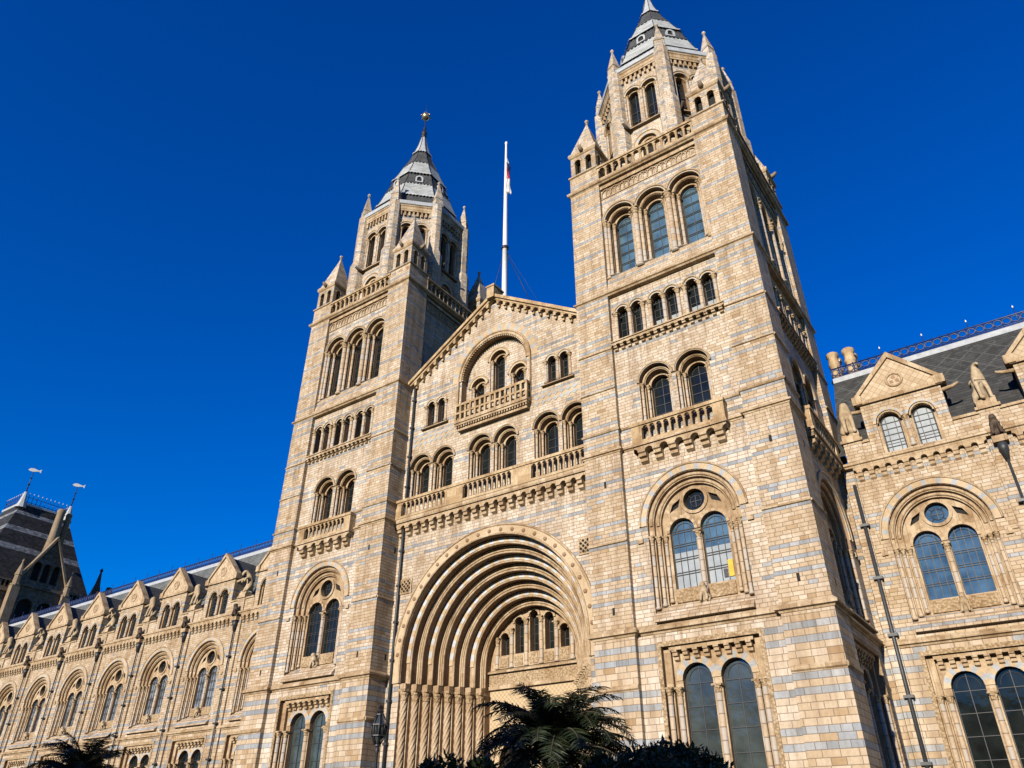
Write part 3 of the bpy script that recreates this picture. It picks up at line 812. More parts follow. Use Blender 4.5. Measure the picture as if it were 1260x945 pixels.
def octagon(root):
    ap = 4.05; side = 2*ap*math.tan(pi/8)
    # eight identical faces, one part each
    def face_parts(k):
        f = MB(); hw = side/2; y = -ap; holes = []
        z0, zs, w = 40.25, 43.2, 0.34
        for c in (-0.58, 0.58):
            A = arch(c, w+0.16, z0-0.1, zs, 14); holes.append(A)
            steps(f, [(A, y), (A, y+0.2, 2), (arch(c, w, z0, zs, 14), y+0.201, 1), (arch(c, w, z0, zs, 14), y+0.6, 2)])
            f.archband(c, zs, w+0.15, w+0.27, y-0.05, y+0.02, 12, (3, 3, 4)); f.roll(c, zs, w+0.3, 0.045, y-0.06, None, 14, 6, 1)
        lo = arch(0, 0.62, 37.1, 38.2, 14); holes.append(lo)
        steps(f, [(lo, y), (lo, y+0.15, 2), (arch(0, 0.42, 37.1, 38.2, 14), y+0.151, 1), (arch(0, 0.42, 37.1, 38.2, 14), y+0.4, 2)])
        f.face(arch(0, 0.42, 37.1, 38.2, 14), [], y+0.4, 5)
        f.archband(0, 38.2, 0.62, 0.86, y-0.05, y+0.02, 12, (3, 3, 4)); f.roll(0, 38.2, 0.9, 0.05, y-0.05, None, 14, 6, 1)
        f.face([(-hw, 35.9), (hw, 35.9), (hw, 45.0), (-hw, 45.0)], holes, y, 0)
        f.prism_x([(y-0.22, 39.78), (y-0.22, 39.86), (y+0.01, 40.15), (y+0.01, 39.78)], -hw, hw, 1)
        # corbelled frieze
        n = 8; p = (side-0.7)/n
        for i in range(n): f.box(-side/2+0.35+p*(i+0.28), -side/2+0.35+p*(i+0.72), y-0.16, y+0.01, 44.42, 44.85, 1)
        f.box(-hw, hw, y-0.2, y+0.01, 44.85, 45.02, 1)
        o = part('drum_wall', f, [M_DRUM, M_STONE, M_SOFFIT, M_BUFFV, M_BLUEV, M_VOID], root)
        objs = [o]
        for c in (-0.58, 0.58):
            q = MB(); q.face(arch(c, w, z0, zs, 14), [], y+0.5, 0)
            q.box(c-w, c+w, y+0.45, y+0.49, 41.0, 41.04, 1); q.box(c-w, c+w, y+0.45, y+0.49, 41.8, 41.84, 1); q.box(c-0.015, c+0.015, y+0.45, y+0.492, z0, zs+w-0.02, 1)
            objs.append(part('window', q, [M_GLASS, M_BARS], o))
        for c in (-1.0, -0.16, 0.16, 1.0): objs.append(column(o, c, y+0.08, 0.075, z0-0.05, zs, 'shaft', 0.25))
        return objs
    first = face_parts(0)[0]
    for k in range(1, 8):
        copy_part(first, root, Matrix.Rotation(k*pi/4, 4, 'Z'))
    # corner piers with pinnacles
    R = ap/cos(pi/8)
    for k in range(8):
        a = pi/8+k*pi/4; cx, cy = R*cos(a), R*sin(a)
        p = MB()
        p.lathe([(0.66, 35.9), (0.66, 40.6), (0.52, 40.95), (0.50, 41.0), (0.50, 45.75)], cx, cy, 8, 0, a+pi/8, False)
        o = part('pier', p, [M_DRUM], root)
        q = MB(); q.lathe([(0.5, 45.75), (0.5, 46.0), (0.46, 46.05), (0.44, 46.5), (0.50, 46.54), (0.44, 46.62), (0.06, 48.35), (0.05, 48.4)], cx, cy, 4, 0, a+pi/4, False)
        q.lathe([(0.05, 48.35), (0.12, 48.45), (0.14, 48.56), (0.08, 48.68), (0.02, 48.72)], cx, cy, 8, 0)
        part('pinnacle', q, [M_DRUM], o)
    c = MB(); pl = [(R*cos(-pi/2-pi/8+i*pi/4), R*sin(-pi/2-pi/8+i*pi/4)) for i in range(8)]
    c.sweep(pl, [(0, 45.0), (0.22, 45.03), (0.22, 45.3), (0.28, 45.36), (0.28, 45.46)], True, 0)
    c.sweep(pl, [(0.28, 45.46), (0.36, 45.5), (0.36, 45.86), (0.24, 45.92), (-0.4, 45.95)], True, 1)
    part('cornice', c, [M_STONE, M_LEAD], root)
    # gargoyle spouts at the drum
    for k in range(8):
        a = pi/8+k*pi/4+0.16; g = MB(); r0 = 4.0
        g.tube([(r0*cos(a), r0*sin(a), 39.7), ((r0+0.6)*cos(a), (r0+0.6)*sin(a), 39.75), ((r0+0.95)*cos(a), (r0+0.95)*sin(a), 39.9)], 0.15, 6, 0, 0.09)
        part('gargoyle', g, [M_SOOT], root)
    # spire
    prof = [(4.25, 45.75), (4.28, 45.9), (3.98, 46.5), (3.55, 47.7), (3.66, 47.64), (3.56, 47.85), (3.22, 48.8), (2.95, 49.7), (2.68, 50.5), (2.42, 51.42), (2.55, 51.36), (2.44, 51.55), (2.02, 52.55), (1.60, 53.7), (1.14, 54.85), (0.80, 55.95), (0.90, 55.9), (0.76, 56.2), (0.48, 57.2), (0.33, 58.0), (0.18, 58.7)]
    mi = [2, 2, 0, 1, 1, 1, 1, 0, 0, 1, 1, 1, 1, 0, 0, 2, 2, 2, 2, 2]
    # scalloped edges come from fine steps in the bands
    s = MB()
    s.lathe(prof, 0, 0, 8, mi, pi/8, False)
    sp = part('spire', s, [M_SLATE, M_SLATE_L, M_LEAD], root)
    for (rr_, zz, dr_, m_) in ((3.68, 47.66, 0.07, M_SLATE_L), (2.57, 51.38, 0.08, M_SLATE_L), (2.95, 49.72, 0.10, M_SLATE), (1.61, 53.7, 0.11, M_SLATE), (0.91, 55.92, 0.07, M_LEAD)):
        sc_ = MB()
        for i in range(8):
            a0, a1 = pi/8+i*pi/4, pi/8+(i+1)*pi/4
            p0, p1 = Vector((rr_*cos(a0), rr_*sin(a0), zz)), Vector((rr_*cos(a1), rr_*sin(a1), zz))
            n_ = max(3, int((p1-p0).length/0.26)); o_ = Vector((cos((a0+a1)/2), sin((a0+a1)/2), 0))
            U_ = Vector((0, 0, 0.05)); q0, q1 = p0+o_*0.02, p1+o_*0.02; d_ = (q1-q0)/n_
            top = [q0+U_, q1+U_]; low = []
            for k in range(n_):
                C_ = q0+d_*(k+0.5)+o_*dr_+Vector((0, 0, -0.18))
                low += [q0+d_*(k+0.04), C_-d_*0.22, C_+d_*0.22, q0+d_*(k+0.96)]
            vs = [tuple(top[0])]+[tuple(v) for v in low]+[tuple(top[1])]
            fs = [tuple([0]+list(range(1, 4*n_+1))+[4*n_+1])]
            # one strip along the edge plus its teeth
            sc_.add([tuple(q0+U_), tuple(q1+U_)]+[tuple(v) for v in low], [(0, 1)+tuple(2+k for k in range(4*n_-1, -1, -1))], 0)
        part('scalloped_edge', sc_, [m_], sp)
    h = MB()
    for i in range(8):
        a = pi/8+i*pi/4
        h.tube([(r*cos(a)*1.005, r*sin(a)*1.005, z) for r, z in prof[1:]], 0.028, 5)
    part('hip_roll', h, [M_PIPE], sp)
    for i in range(8):
        a = -pi/2+i*pi/4; d = MB(); z = 50.3; r = 2.72*cos(pi/8)
        d.archband(0, z, 0.2, 0.33, -r-0.2, -r+0.35, 12, 0)
        d.box(-0.33, -0.2, -r-0.2, -r+0.3, z-0.35, z, 0); d.box(0.2, 0.33, -r-0.2, -r+0.3, z-0.35, z, 0); d.box(-0.33, 0.33, -r-0.23, -r+0.3, z-0.45, z-0.35, 0)
        d.box(-0.2, 0.2, -r-0.1, -r+0.2, z-0.35, z+0.19, 1)
        o = part('lucarne', d, [M_LEAD, M_VOID], sp); o.rotation_euler = (0, 0, a+pi/2)
    f = MB()
    f.lathe([(0.24, 58.6), (0.28, 58.75), (0.2, 58.9), (0.26, 59.1), (0.26, 59.35), (0.1, 59.5), (0.14, 59.9), (0.06, 60.2), (0.045, 61.2)], n=10, mi=0)
    f.lathe([(0.04, 61.2), (0.28, 61.32), (0.40, 61.55), (0.40, 61.75), (0.28, 61.98), (0.04, 62.1)], n=12, mi=1)
    for k in range(6):
        a = k*pi/3; f.tube([(0.36*cos(a), 0.36*sin(a), 61.65), (0.52*cos(a), 0.52*sin(a), 61.65)], 0.06, 5, 1)
    f.tube([(0, 0, 62.05), (0, 0, 63.4)], 0.03, 5, 0, 0.012)
    part('finial', f, [M_IRON, M_GILT], sp)

def make_tower(name, label, x, right):
    global CUR
    root = thing(name, label, 'tower', (x, 5.0, 0))
    CUR = []
    tower_front(root, right)
    parts = CUR; CUR = None
    for k in (1, 2, 3):
        if k == 1:
            skip = parts[TOPRANGE[0]:TOPRANGE[1]] if not right else []
            for o in parts:
                if o not in skip: copy_part(o, root, Matrix.Rotation(pi/2, 4, 'Z'))
            if skip:
                b = MB(); b.face([(-PW, 27.2), (PW, 27.2), (PW, 35.75), (-PW, 35.75)], [], -5.0+REC, 0)
                part('wall', b, [M_TOWER], root).matrix_local = Matrix.Rotation(pi/2, 4, 'Z')
        else:      # the sides away from the garden: plain piers and panel
            b = MB(); b.box(-4.999, 4.999, -5, -4.7, -0.2, 35.75)
            o = part('wall', b, [M_TOWER], root); o.matrix_local = Matrix.Rotation(k*pi/2, 4, 'Z')
            balustrade(root, -3.08, 3.08, -5.02, -4.76, 35.86, 36.9, [(-3.0, 3.0)], 13).matrix_local = Matrix.Rotation(k*pi/2, 4, 'Z')
    P1 = tower_plan()
    s = MB()
    s.sweep(P1, [(0, 9.12), (0.04, 9.13), (0.07, 9.2), (0.19, 9.24), (0.2, 9.34), (0.0, 9.52)]); part('string_course', s, [M_STONE], root)
        # thin strings on the corner piers only
    for k in range(4):
        for x0, x1 in ((-5.0, -PW), (PW, 5.0)):
            for z in (7.04, 13.22, 21.2, 23.55):
                hh = 0.23 if z < 8 else 0.13
                m = MB(); m.prism_x([(-5.0, z), (-5.0-0.07, z+hh*0.25), (-5.0-0.07, z+hh*0.7), (-5.0, z+hh)], x0, x1)
                part('string_course', m, [M_STONE], root).matrix_local = Matrix.Rotation(k*pi/2, 4, 'Z')
    s = MB(); s.sweep(P1, [(0, 17.66), (0.03, 17.67), (0.05, 17.73), (0.13, 17.76), (0.13, 17.84), (0.0, 17.93)]); part('string_course', s, [M_STONE], root)
    s = MB(); s.sweep(P1, [(0, 18.82), (0.06, 18.85), (0.09, 18.92), (0.0, 19.0)]); part('string_course', s, [M_STONE], root)
    s = MB(); s.sweep(square_plan(), [(-REC, 27.0), (0.0, 27.02), (0.04, 27.1), (0.12, 27.14), (0.13, 27.22), (0.0, 27.33)]); part('string_course', s, [M_STONE], root)
    s = MB(); s.sweep(square_plan(), [(-REC, 35.5), (0.0, 35.52), (0.05, 35.59), (0.13, 35.63), (0.17, 35.7), (0.17, 35.8), (0.02, 35.88), (-0.9, 35.9)]); part('cornice', s, [M_STONE], root)
    s = MB(); s.box(-4.9, 4.9, -4.9, 4.9, 35.6, 35.85); part('roof', s, [M_LEAD], root)
    core = MB(); core.box(-3.6, 3.6, -3.6, 3.6, -0.2, 35.5); part('core', core, [M_VOID], root)
    for sx in (-1, 1):
        for sy in (-1, 1): turret(root, sx, sy)
    octagon(root)
    return root

tR = make_tower('tower', 'tall square stone tower right of the entrance arch, its spire cut by the picture top', TX, True)
tL = make_tower('tower', 'tall square stone tower left of the entrance arch, with gilt ball on its spire', -TX, False)

# ------------------------------------------------------------------ entrance block between the towers
def entrance():
    root = thing('entrance_block', 'gabled stone entrance front with a huge recessed round arch between the two towers', 'building', (0, 1.3, 0))
    wall = MB(); XW = 6.67
    zc, zb = 9.95, -0.2
    # portal orders
    R0 = 5.72; nO = 8; dr = 0.352; dd = 0.46
    A0 = arch(0, R0, zb, zc, 48)
    y = 0.0; prev = A0
    wall.bridge(A0, 0.0, A0, 0.42, 2); y = 0.42; wall.roll(0, zc, R0+0.02, 0.07, 0.0, 8.9, 48, 6, 1)
    for k in range(nO):
        r1 = R0-dr*(k+1)
        cur = arch(0, r1, zb, zc, 48)
        poly = (k % 2 == 0)
        wall.bridge(prev, y, cur, y+0.001, [1] if not poly else 1)
        if poly: wall.archband(0, zc, r1+0.075, r1+dr-0.035, y-0.055, y+0.02, 52-3*k, (3, 8))
        wall.roll(0, zc, r1+0.015, 0.06, y-0.01, 8.9, 40, 6, 1)
        if not poly: wall.roll(0, zc, r1+0.15, 0.06, y-0.01, 8.9, 40, 6, 1); wall.roll(0, zc, r1+dr-0.06, 0.05, y-0.01, 8.9, 40, 6, 3)
        wall.bridge(cur, y+0.001, cur, y+dd, 2)
        prev = cur; y += dd
    yT = y; rT = R0-dr*nO
    # outer band of voussoirs with bosses
    ba = MB()
    ba.archband(0, zc, R0-0.01, 6.22, -0.08, 0.03, 58, 0)
    for sx in (-1, 1): ba.box(min(sx*(R0-0.01), sx*6.22), max(sx*(R0-0.01), sx*6.22), -0.08, 0.03, 8.9, zc, 0)
    ba.roll(0, zc, 6.25, 0.07, -0.07, 8.9, 48, 6, 1); ba.roll(0, zc, R0+0.03, 0.06, -0.08, 8.9, 48, 6, 1)
    for i in range(25):
        a = pi*(i+0.5)/25; x, z = 5.97*cos(a), zc+5.97*sin(a)
        m = MB(); m.lathe([(0.11, 0), (0.11, 0.03), (0.06, 0.07), (0.01, 0.08)], n=8)
        ba.add([(x+p[0], -0.08-p[2], z+p[1]) for p in m.v], m.f, 2)
    part('arch_band', ba, [M_BUFFV, M_STONE, M_SOFFIT], root)
    # tympanum behind the orders
    tw = [(-1.92, 11.55, 0.27), (-0.97, 12.27, 0.29), (0, 12.5, 0.29), (0.97, 12.27, 0.29), (1.92, 11.55, 0.27)]
    TA = [arch(c, w, 10.55, zs-0.1, 12) for c, zs, w in tw]
    dz0 = 7.3
    doors = [arch(-1.3, 0.95, zb, 5.4, 16), arch(1.3, 0.95, zb, 5.4, 16)]
    ty = MB()
    ty.face(arch(0, rT, 8.9, zc, 48), TA, yT, 0)
    for A, (c, zs, w) in zip(TA, tw):
        steps(ty, [(A, yT), (A, yT+0.55)], 2)
        ty.archband(c, zs-0.1, w+0.01, w+0.13, yT-0.08, yT+0.02, 11, 1)
        ty.box(c-0.36, c+0.36, yT-0.07, yT+0.01, 9.86, 10.48, 1); ty.box(c-0.26, c+0.26, yT-0.11, yT, 9.94, 10.4, 3)
    ty.prism_x([(yT-0.3, 9.62), (yT-0.3, 9.70), (yT+0.01, 9.85), (yT+0.01, 9.62)], -rT, rT, 1)
    ty.box(-rT, rT, yT-0.12, yT+0.01, 9.0, 9.61, 3)
    ty.box(-rT, rT, yT-0.18, yT+0.01, 8.82, 8.998, 1)
    ty.face([(-rT, zb), (rT, zb), (rT, 8.9), (-rT, 8.9)], doors, yT, 4)
    for D in doors:
        steps(ty, [(D, yT), (D, yT+0.4)], 2)
        ty.face(D, [], yT+0.4, 5)
    part('tympanum', ty, [M_STONE, M_STONE, M_SOFFIT, M_CARVE, M_CHECK, M_VOID], root)
    for A, (c, zs, w) in zip(TA, tw):
        glazing(root, A, c, w, 10.55, zs-0.1, yT+0.5, M_GLASS, 1, 0.5)
    for i, c in enumerate((-2.4, -1.45, -0.48, 0.48, 1.45, 2.4)):
        column(root, c, yT-0.06, 0.10, 9.86, 11.5 if abs(c) > 2 else 11.9 if abs(c) > 1 else 12.3, 'shaft', 0.32)
    # portal columns: big ones on every step and thin shafts between
    for sx in (-1, 1):
        for k in range(nO):
            r = R0-dr*k-0.13; yy = 0.42+dd*k-0.14
            column(root, sx*r, yy, 0.165, 0.6, 8.62, 'portal_column', 0.55, 2)
            if k < nO-1 or True: column(root, sx*(r-0.03), yy+0.29, 0.07, 0.6, 8.55, 'nook_shaft', 0.3)
        # moulded impost running over the capitals
        im = MB()
        for k in range(nO):
            r = R0-dr*k; yy = 0.42+dd*k
            x0, x1 = r-dr-0.02, r+0.02
            im.box(min(sx*x0, sx*x1), max(sx*x0, sx*x1), yy-0.36, yy+0.0, 8.62+0.002*k, 8.88-0.002*k)
        part('impost', im, [M_STONE], root)
    # main wall: lower part with portal cut, up to the balcony
    up = 17.8
    holesU = []
    A = arch(0, R0, zb, zc, 48)
    outerL = [(-XW, zb)]+[(-R0, zb)]+A[1:-1]+[(R0, zb), (XW, zb), (XW, up), (-XW, up)]
    wall.face(outerL, [], 0.0, 0)
    for sx in (-1, 1):
        # lattice vents
        cx, cz = sx*5.78, 13.98
        wall.box(cx-0.36, cx+0.36, -0.006, 0.02, cz-0.36, cz+0.36, 5)
        for k in range(-2, 3):
            for s2 in (-1, 1):
                e = k*0.26; lo_, hi_ = max(-0.35, e-0.35), min(0.35, e+0.35)     # line z = s2*(x-e)
                if hi_-lo_ > 0.1: wall.tube([(cx+lo_, -0.03, cz+s2*(lo_-e)), (cx+hi_, -0.03, cz+s2*(hi_-e))], 0.042, 4, 1)
        for a, b, c, d in ((-.42, .42, .34, .42), (-.42, .42, -.42, -.34), (-.42, -.34, -.34, .34), (.34, .42, -.34, .34)):
            wall.box(cx+a, cx+b, -0.06, 0.01, cz+c, cz+d, 1)
    # corbel table and long balustrade
    corbels(root, -XW, XW, 22, 16.85, 17.62, 0.0, 0.42)
    s = MB(); s.prism_x([(0.01, 17.62), (-0.46, 17.66), (-0.5, 17.75), (-0.5, 17.86), (-0.42, 17.93), (0.01, 17.93)], -XW, XW); part('string_course', s, [M_STONE], root)
    balustrade(root, -XW, XW, -0.46, -0.26, 17.931, 19.1, [(-6.25, -2.95), (-1.65, 1.65), (2.95, 6.25)], 10)
    # three twin windows
    for cx in (-4.5, 0.05, 4.6): holesU += twin_windows(root, wall, 0.0, cx, 0.9, 19.15, 21.2, 0.82)
    # little pairs in the gable
    for cx in (-4.42, 4.55):
        for sx in (-1, 1):
            c = cx+sx*0.41; L = arch(c, 0.27, 23.85, 25.3, 14); holesU.append(L)
            steps(wall, [(L, 0.0), (L, 0.5)], 2)
            wall.archband(c, 25.3, 0.27, 0.38, -0.04, 0.02, 11, (3, 3, 4)); wall.roll(c, 25.3, 0.41, 0.045, -0.05, None, 14, 6, 1)
            glazing(root, L, c, 0.27, 23.85, 25.3, 0.42, None, 1, 0.45)
        for k in (-0.8, 0, 0.8): column(root, cx+k, -0.02, 0.085, 23.85, 25.3, 'column', 0.25)
        wall.prism_x([(-0.2, 23.66), (-0.2, 23.72), (0.01, 23.84), (0.01, 23.66)], cx-1.05, cx+1.05, 1)
    # gable arch with three lights behind a little balcony
    GA = arch(0, 2.45, 23.6, 26.2, 32); holesU.append(GA)
    steps(wall, [(GA, 0.0), (GA, 0.5)], 2)
    g3 = [(-1.48, 0.36, 25.78), (0, 0.42, 27.25), (1.48, 0.36, 25.78)]
    G3 = []
    for c, w, zs in g3:
        L = arch(c, w+0.2, 24.2, zs, 16); G3.append(L)
        steps(wall, [(L, 0.5), (L, 0.75, 2), (arch(c, w, 24.2, zs, 16), 0.751, 1), (arch(c, w, 24.2, zs, 16), 1.2, 2)])
        wall.archband(c, zs, w+0.19, w+0.32, 0.44, 0.52, 14, 3); wall.roll(c, zs, w+0.36, 0.05, 0.44, None, 14, 6, 1)
        glazing(root, arch(c, w, 24.2, zs, 16), c, w, 24.2, zs, 1.1, None, 1, 0.5)
        for s2 in (-1, 1): column(root, c+s2*(w+0.1), 0.58, 0.085, 24.0, zs, 'column', 0.3)
    wall.face(GA, G3, 0.5, 7)
    wall.archband(0, 26.2, 2.45, 2.62, -0.07, 0.03, 40, 1)
    for i in range(46):     # dog-tooth
        a = pi*(i+0.5)/46; x, z = 2.40*cos(a), 26.2+2.40*sin(a); wall.box(x-0.05, x+0.05, -0.03, 0.18, z-0.05, z+0.05, 1)
    wall.roll(0, 26.2, 2.68, 0.07, -0.07, 23.7, 36, 6, 1)
    wall.archband(0, 26.2, 2.76, 3.2, -0.012, 0.02, 38, (3, 3, 4))
    # gable wall
    apx, ft = 31.5, 27.15
    wall.face([(-XW, up), (XW, up), (XW, ft), (0, apx), (-XW, ft)], holesU, 0.0, 0)
    part('wall', wall, [M_PANEL, M_STONE, M_SOFFIT, M_BUFFV, M_BLUEV, M_VOID, M_CARVE, M_PANEL, M_PALEV], root)
    # diaper bands
    for x0, x1 in ((-6.6, -2.9), (2.9, 6.6)):
        d = MB(); n = 9; p = (x1-x0)/n
        d.box(x0, x1, -0.01, 0.01, 22.56, 23.3, 1)
        for zz in (22.75, 23.1):
            for i in range(n):
                c = x0+p*(i+0.5)
                d.prism_y([(c-p*0.46, zz), (c, zz-0.16), (c+p*0.46, zz), (c, zz+0.16)], -0.035, 0.01)
        part('diaper_band', d, [M_BLUEV, M_BUFFV], root)
    # balcony of the gable
    GX = 0.12
    b = MB(); b.box(GX-2.62, GX+2.62, -0.5, 0.01, 23.0, 23.2)
    for i in range(28): b.box(GX-2.55+i*0.185, GX-2.46+i*0.185, -0.4, 0.01, 22.72, 22.86)
    b.box(GX-2.58, GX+2.58, -0.44, 0.01, 22.86, 23.0); b.box(GX-2.5, GX+2.5, -0.3, 0.01, 22.56, 22.72)
    part('balcony_floor', b, [M_STONE], root)
    b = MB(); b.box(GX-2.62, GX+2.62, -0.5, -0.34, 24.14, 24.3); b.box(GX-2.62, GX+2.62, -0.47, -0.37, 23.62, 23.74)
    for i in range(15):
        x = GX-2.56+i*5.12/14; b.box(x-0.065, x+0.065, -0.49, -0.35, 23.2, 24.14)
    for sx in (-1, 1):
        x = GX+sx*2.54; b.box(x-0.08, x+0.08, -0.34, 0.01, 24.14, 24.298); b.box(x-0.05, x+0.05, -0.34, 0.01, 23.62, 23.738)
        b.box(x-0.07, x+0.07, -0.13, 0.01, 23.2, 24.14)
    part('balcony_railing', b, [M_TAN], root)
    # raking coping with stepped corbels
    c = MB(); sl = (apx-ft)/XW
    for sx in (-1, 1):
        c.prism_y([(0, apx+0.10), (0, apx+0.34), (sx*XW, ft+0.34), (sx*XW, ft+0.10)], -0.42, 0.4)
        c.prism_y([(0, apx-0.06), (0, apx+0.099), (sx*XW, ft+0.099), (sx*XW, ft-0.06)], -0.3, 0.3)
        n = 12; st_ = (XW-0.4)/n
        for i in range(n):
            x = sx*(0.4+i*st_); z = apx-abs(x)*sl-0.06
            c.box(x-0.085, x+0.085, -0.28, 0.01, z-0.30, z+0.05); c.box(x-0.07, x+0.07, -0.16, 0.01, z-0.48, z-0.30)
            # the little half arch up to the next corbel
            xa, xb = sorted((x, x+sx*st_*0.45)); c.box(xa, xb, -0.26, 0.01, z-0.16, z+0.02)
    c.box(-0.28, 0.28, -0.55, 0.45, apx-0.1, apx+0.75); c.box(-0.34, 0.34, -0.6, 0.5, apx+0.75, apx+0.88)
    part('coping', c, [M_TAN], root)
    # roof behind the gable
    r = MB()
    for sx in (-1, 1):
        r.add([(0, 0.3, apx+0.05), (0, 22, apx+0.05), (sx*7.2, 22, ft-0.25), (sx*7.2, 0.3, ft-0.25)], [(0, 1, 2, 3) if sx > 0 else (3, 2, 1, 0)], 0)
    r.box(-0.2, 0.2, 0.5, 22, apx, apx+0.2, 1)
    rf = part('roof', r, [M_SLATE, M_LEAD], root)
    ra = MB()
    for sx in (1,):
        p0 = [(0.7+i*1.15, 1.2, apx+0.15-(0.7+i*1.15)*sl) for i in range(6)]
        for p in p0: ra.tube([p, (p[0], p[1], p[2]+0.75)], 0.018, 4)
        ra.tube([(p[0], p[1], p[2]+0.75) for p in p0], 0.018, 4); ra.tube([(p[0], p[1], p[2]+0.4) for p in p0], 0.014, 4)
    part('safety_railing', ra, [M_PIPE], rf)
    # rainwater pipe in the left corner
    dp = MB(); x = -6.25
    dp.tube([(x, -0.14, 0), (x, -0.14, 27.2)], 0.075, 8)
    for z in range(2, 27, 2): dp.box(x-0.12, x+0.12, -0.23, 0.0, z, z+0.12)
    part('downpipe', dp, [M_PIPE], root)
    bk = MB(); bk.box(-XW, XW, 5.5, 21, -0.2, 27.0); part('rear_block', bk, [M_DARKB], root)

def mat_check():
    t = NT('chequered_stone', 0.8, 0.25); P, N = world_pos(t)
    ch = t.node('ShaderNodeTexChecker'); ch.inputs['Scale'].default_value = 8.0
    ch.inputs['Color1'].default_value = (0.56, 0.43, 0.26, 1); ch.inputs['Color2'].default_value = (0.44, 0.32, 0.18, 1)
    cb = t.vec('MULTIPLY', P, (1, 0, 1)).outputs[0]; t.l.new(cb, ch.inputs['Vector'])
    t.color(ch.outputs['Color'])
    return t.m
M_CHECK = mat_check()
entrance()

WY = 8.0; BAY = 6.76; HB = BAY/2
def dormer_parts(root, right):
    d = MB(); y = 0.0; hw = 1.85
    c0, w, z0, zs = 0.74, 0.46, 18.0, 19.55
    A = [arch(-c0, w+0.14, z0-0.05, zs, 14), arch(c0, w+0.14, z0-0.05, zs, 14)]
    d.face([(-hw, 18.0-0.2), (hw, 17.8), (hw, 21.05), (-hw, 21.05)], A, y, 0)
    for c, L in ((-c0, A[0]), (c0, A[1])):
        steps(d, [(L, y), (L, y+0.18, 2), (arch(c, w, z0, zs, 14), y+0.181, 1), (arch(c, w, z0, zs, 14), y+0.36, 2)])
        d.archband(c, zs, w+0.13, w+0.27, y-0.05, y+0.02, 13, (3, 4)); d.roll(c, zs, w+0.06, 0.05, y+0.0, None, 12, 5, 1)
    # sides and gable
    for sx in (-1, 1):
        d.add([(sx*hw, y, 18.0), (sx*hw, y+3.2, 18.0), (sx*hw, y+3.2, 21.05), (sx*hw, y, 21.05)], [(0, 1, 2, 3)], 0)
    d.box(-hw-0.12, hw+0.12, y-0.14, y+0.3, 20.72, 20.92, 1)
    d.prism_y([(-hw-0.15, 20.921), (hw+0.15, 20.921), (0, 23.05)], y-0.04, y+0.25, 7)
    for sx in (-1, 1):
        d.prism_y([(0, 22.95), (0, 23.28), (sx*(hw+0.28), 21.08), (sx*(hw+0.28), 20.85)], y-0.16, y+0.4, 1)
        d.box(sx*(hw+0.05)-0.22, sx*(hw+0.05)+0.22, y-0.2, y+0.35, 20.75, 21.2, 1)
        d.tube([(sx*(hw), y+0.25, 20.55), (sx*(hw+0.5), y+0.25, 20.6), (sx*(hw+0.75), y+0.25, 20.72)], 0.12, 6, 1, 0.06)
    d.roll(0, 21.65, 0.36, 0.06, y-0.05, None, 20, 6, 1, 0, 2*pi)
    for a in range(3):
        q = a*2*pi/3+pi/2; d.box(0.16*cos(q)-0.08, 0.16*cos(q)+0.08, y-0.055, y, 21.65+0.16*sin(q)-0.08, 21.65+0.16*sin(q)+0.08, 2)
    o = part('dormer', d, [M_WING, M_STONE, M_SOFFIT, M_BUFFV, M_BLUEV, M_VOID, M_CARVE, M_TILES], root)
    r = MB()
    for sx in (-1, 1):
        r.add([(0, y+0.2, 23.0), (0, y+3.6, 23.0), (sx*(hw+0.1), y+3.6, 20.95), (sx*(hw+0.1), y+0.2, 20.95)], [(0, 1, 2, 3) if sx > 0 else (3, 2, 1, 0)], 0)
    part('dormer_roof', r, [M_SLATE], o)
    for c in (-c0, c0):
        g = MB(); g.face(arch(c, w, z0, zs, 14), [], y+0.32, 0)
        t = 0.017
        for x in (c-w*0.45, c+w*0.45): g.box(x-t, x+t, y+0.28, y+0.31, z0, zs+0.38, 1)
        for z in (18.3, 18.62, 18.94, 19.26, 19.58): g.box(c-w, c+w, y+0.282, y+0.312, z-t, z+t, 1)
        g.roll(c, zs, w*0.9, 0.03, y+0.3, z0, 12, 5, 1)
        part('window', g, [M_BLIND if right else M_GLASS, M_BARS], o)
    column(o, 0, y+0.02, 0.10, z0, zs+0.1, 'shaft', 0.26)
    return o

def bay_parts(root, right):
    """one bay of a wing, centred on x=0 of the wing frame, wall plane y=0"""
    wall = MB()
    h1 = ground_windows(root, wall, 0.0, 1.2, M_GLASS)
    wall.face([(-HB, -0.2), (HB, -0.2), (HB, 9.1), (-HB, 9.1)], [h1], 0.0, 0)
    h2 = traceried_window(root, wall, 0.0, None, M_GLASSB if right else M_GLASSL, M_GLASSB if right else M_GLASS)
    wall.face([(-HB, 9.1), (HB, 9.1), (HB, 17.795), (-HB, 17.795)], [h2], 0.0, 0)
    wall.box(-HB, -1.85, 0.0, 0.4, 18.749, 18.75, 0) if False else None
    # strip pilasters at the bay edges
    for sx in (-1, 1):
        a, b = sorted((sx*(HB-0.5), sx*(HB-0.0)))
        wall.box(a, b, -0.14, 0.01, -0.2, 17.3, 0)
    part('wall', wall, [M_WING, M_STONE, M_SOFFIT, M_BUFFV, M_BLUEV, M_VOID, M_CARVE], root)
    corbels(root, -HB+0.5, HB-0.5, 11, 16.75, 17.48, 0.0, 0.25)
    dormer_parts(root, right)
    # parapet either side of the dormer
    for sx in (-1, 1):
        p = MB(); a, b = sorted((sx*1.86, sx*(HB-0.42)))
        p.box(a, b, -0.02, 0.35, 17.81, 18.72, 0); p.box(a, b, -0.1, 0.42, 18.72, 18.85, 1)
        part('parapet', p, [M_WING, M_STONE], root)

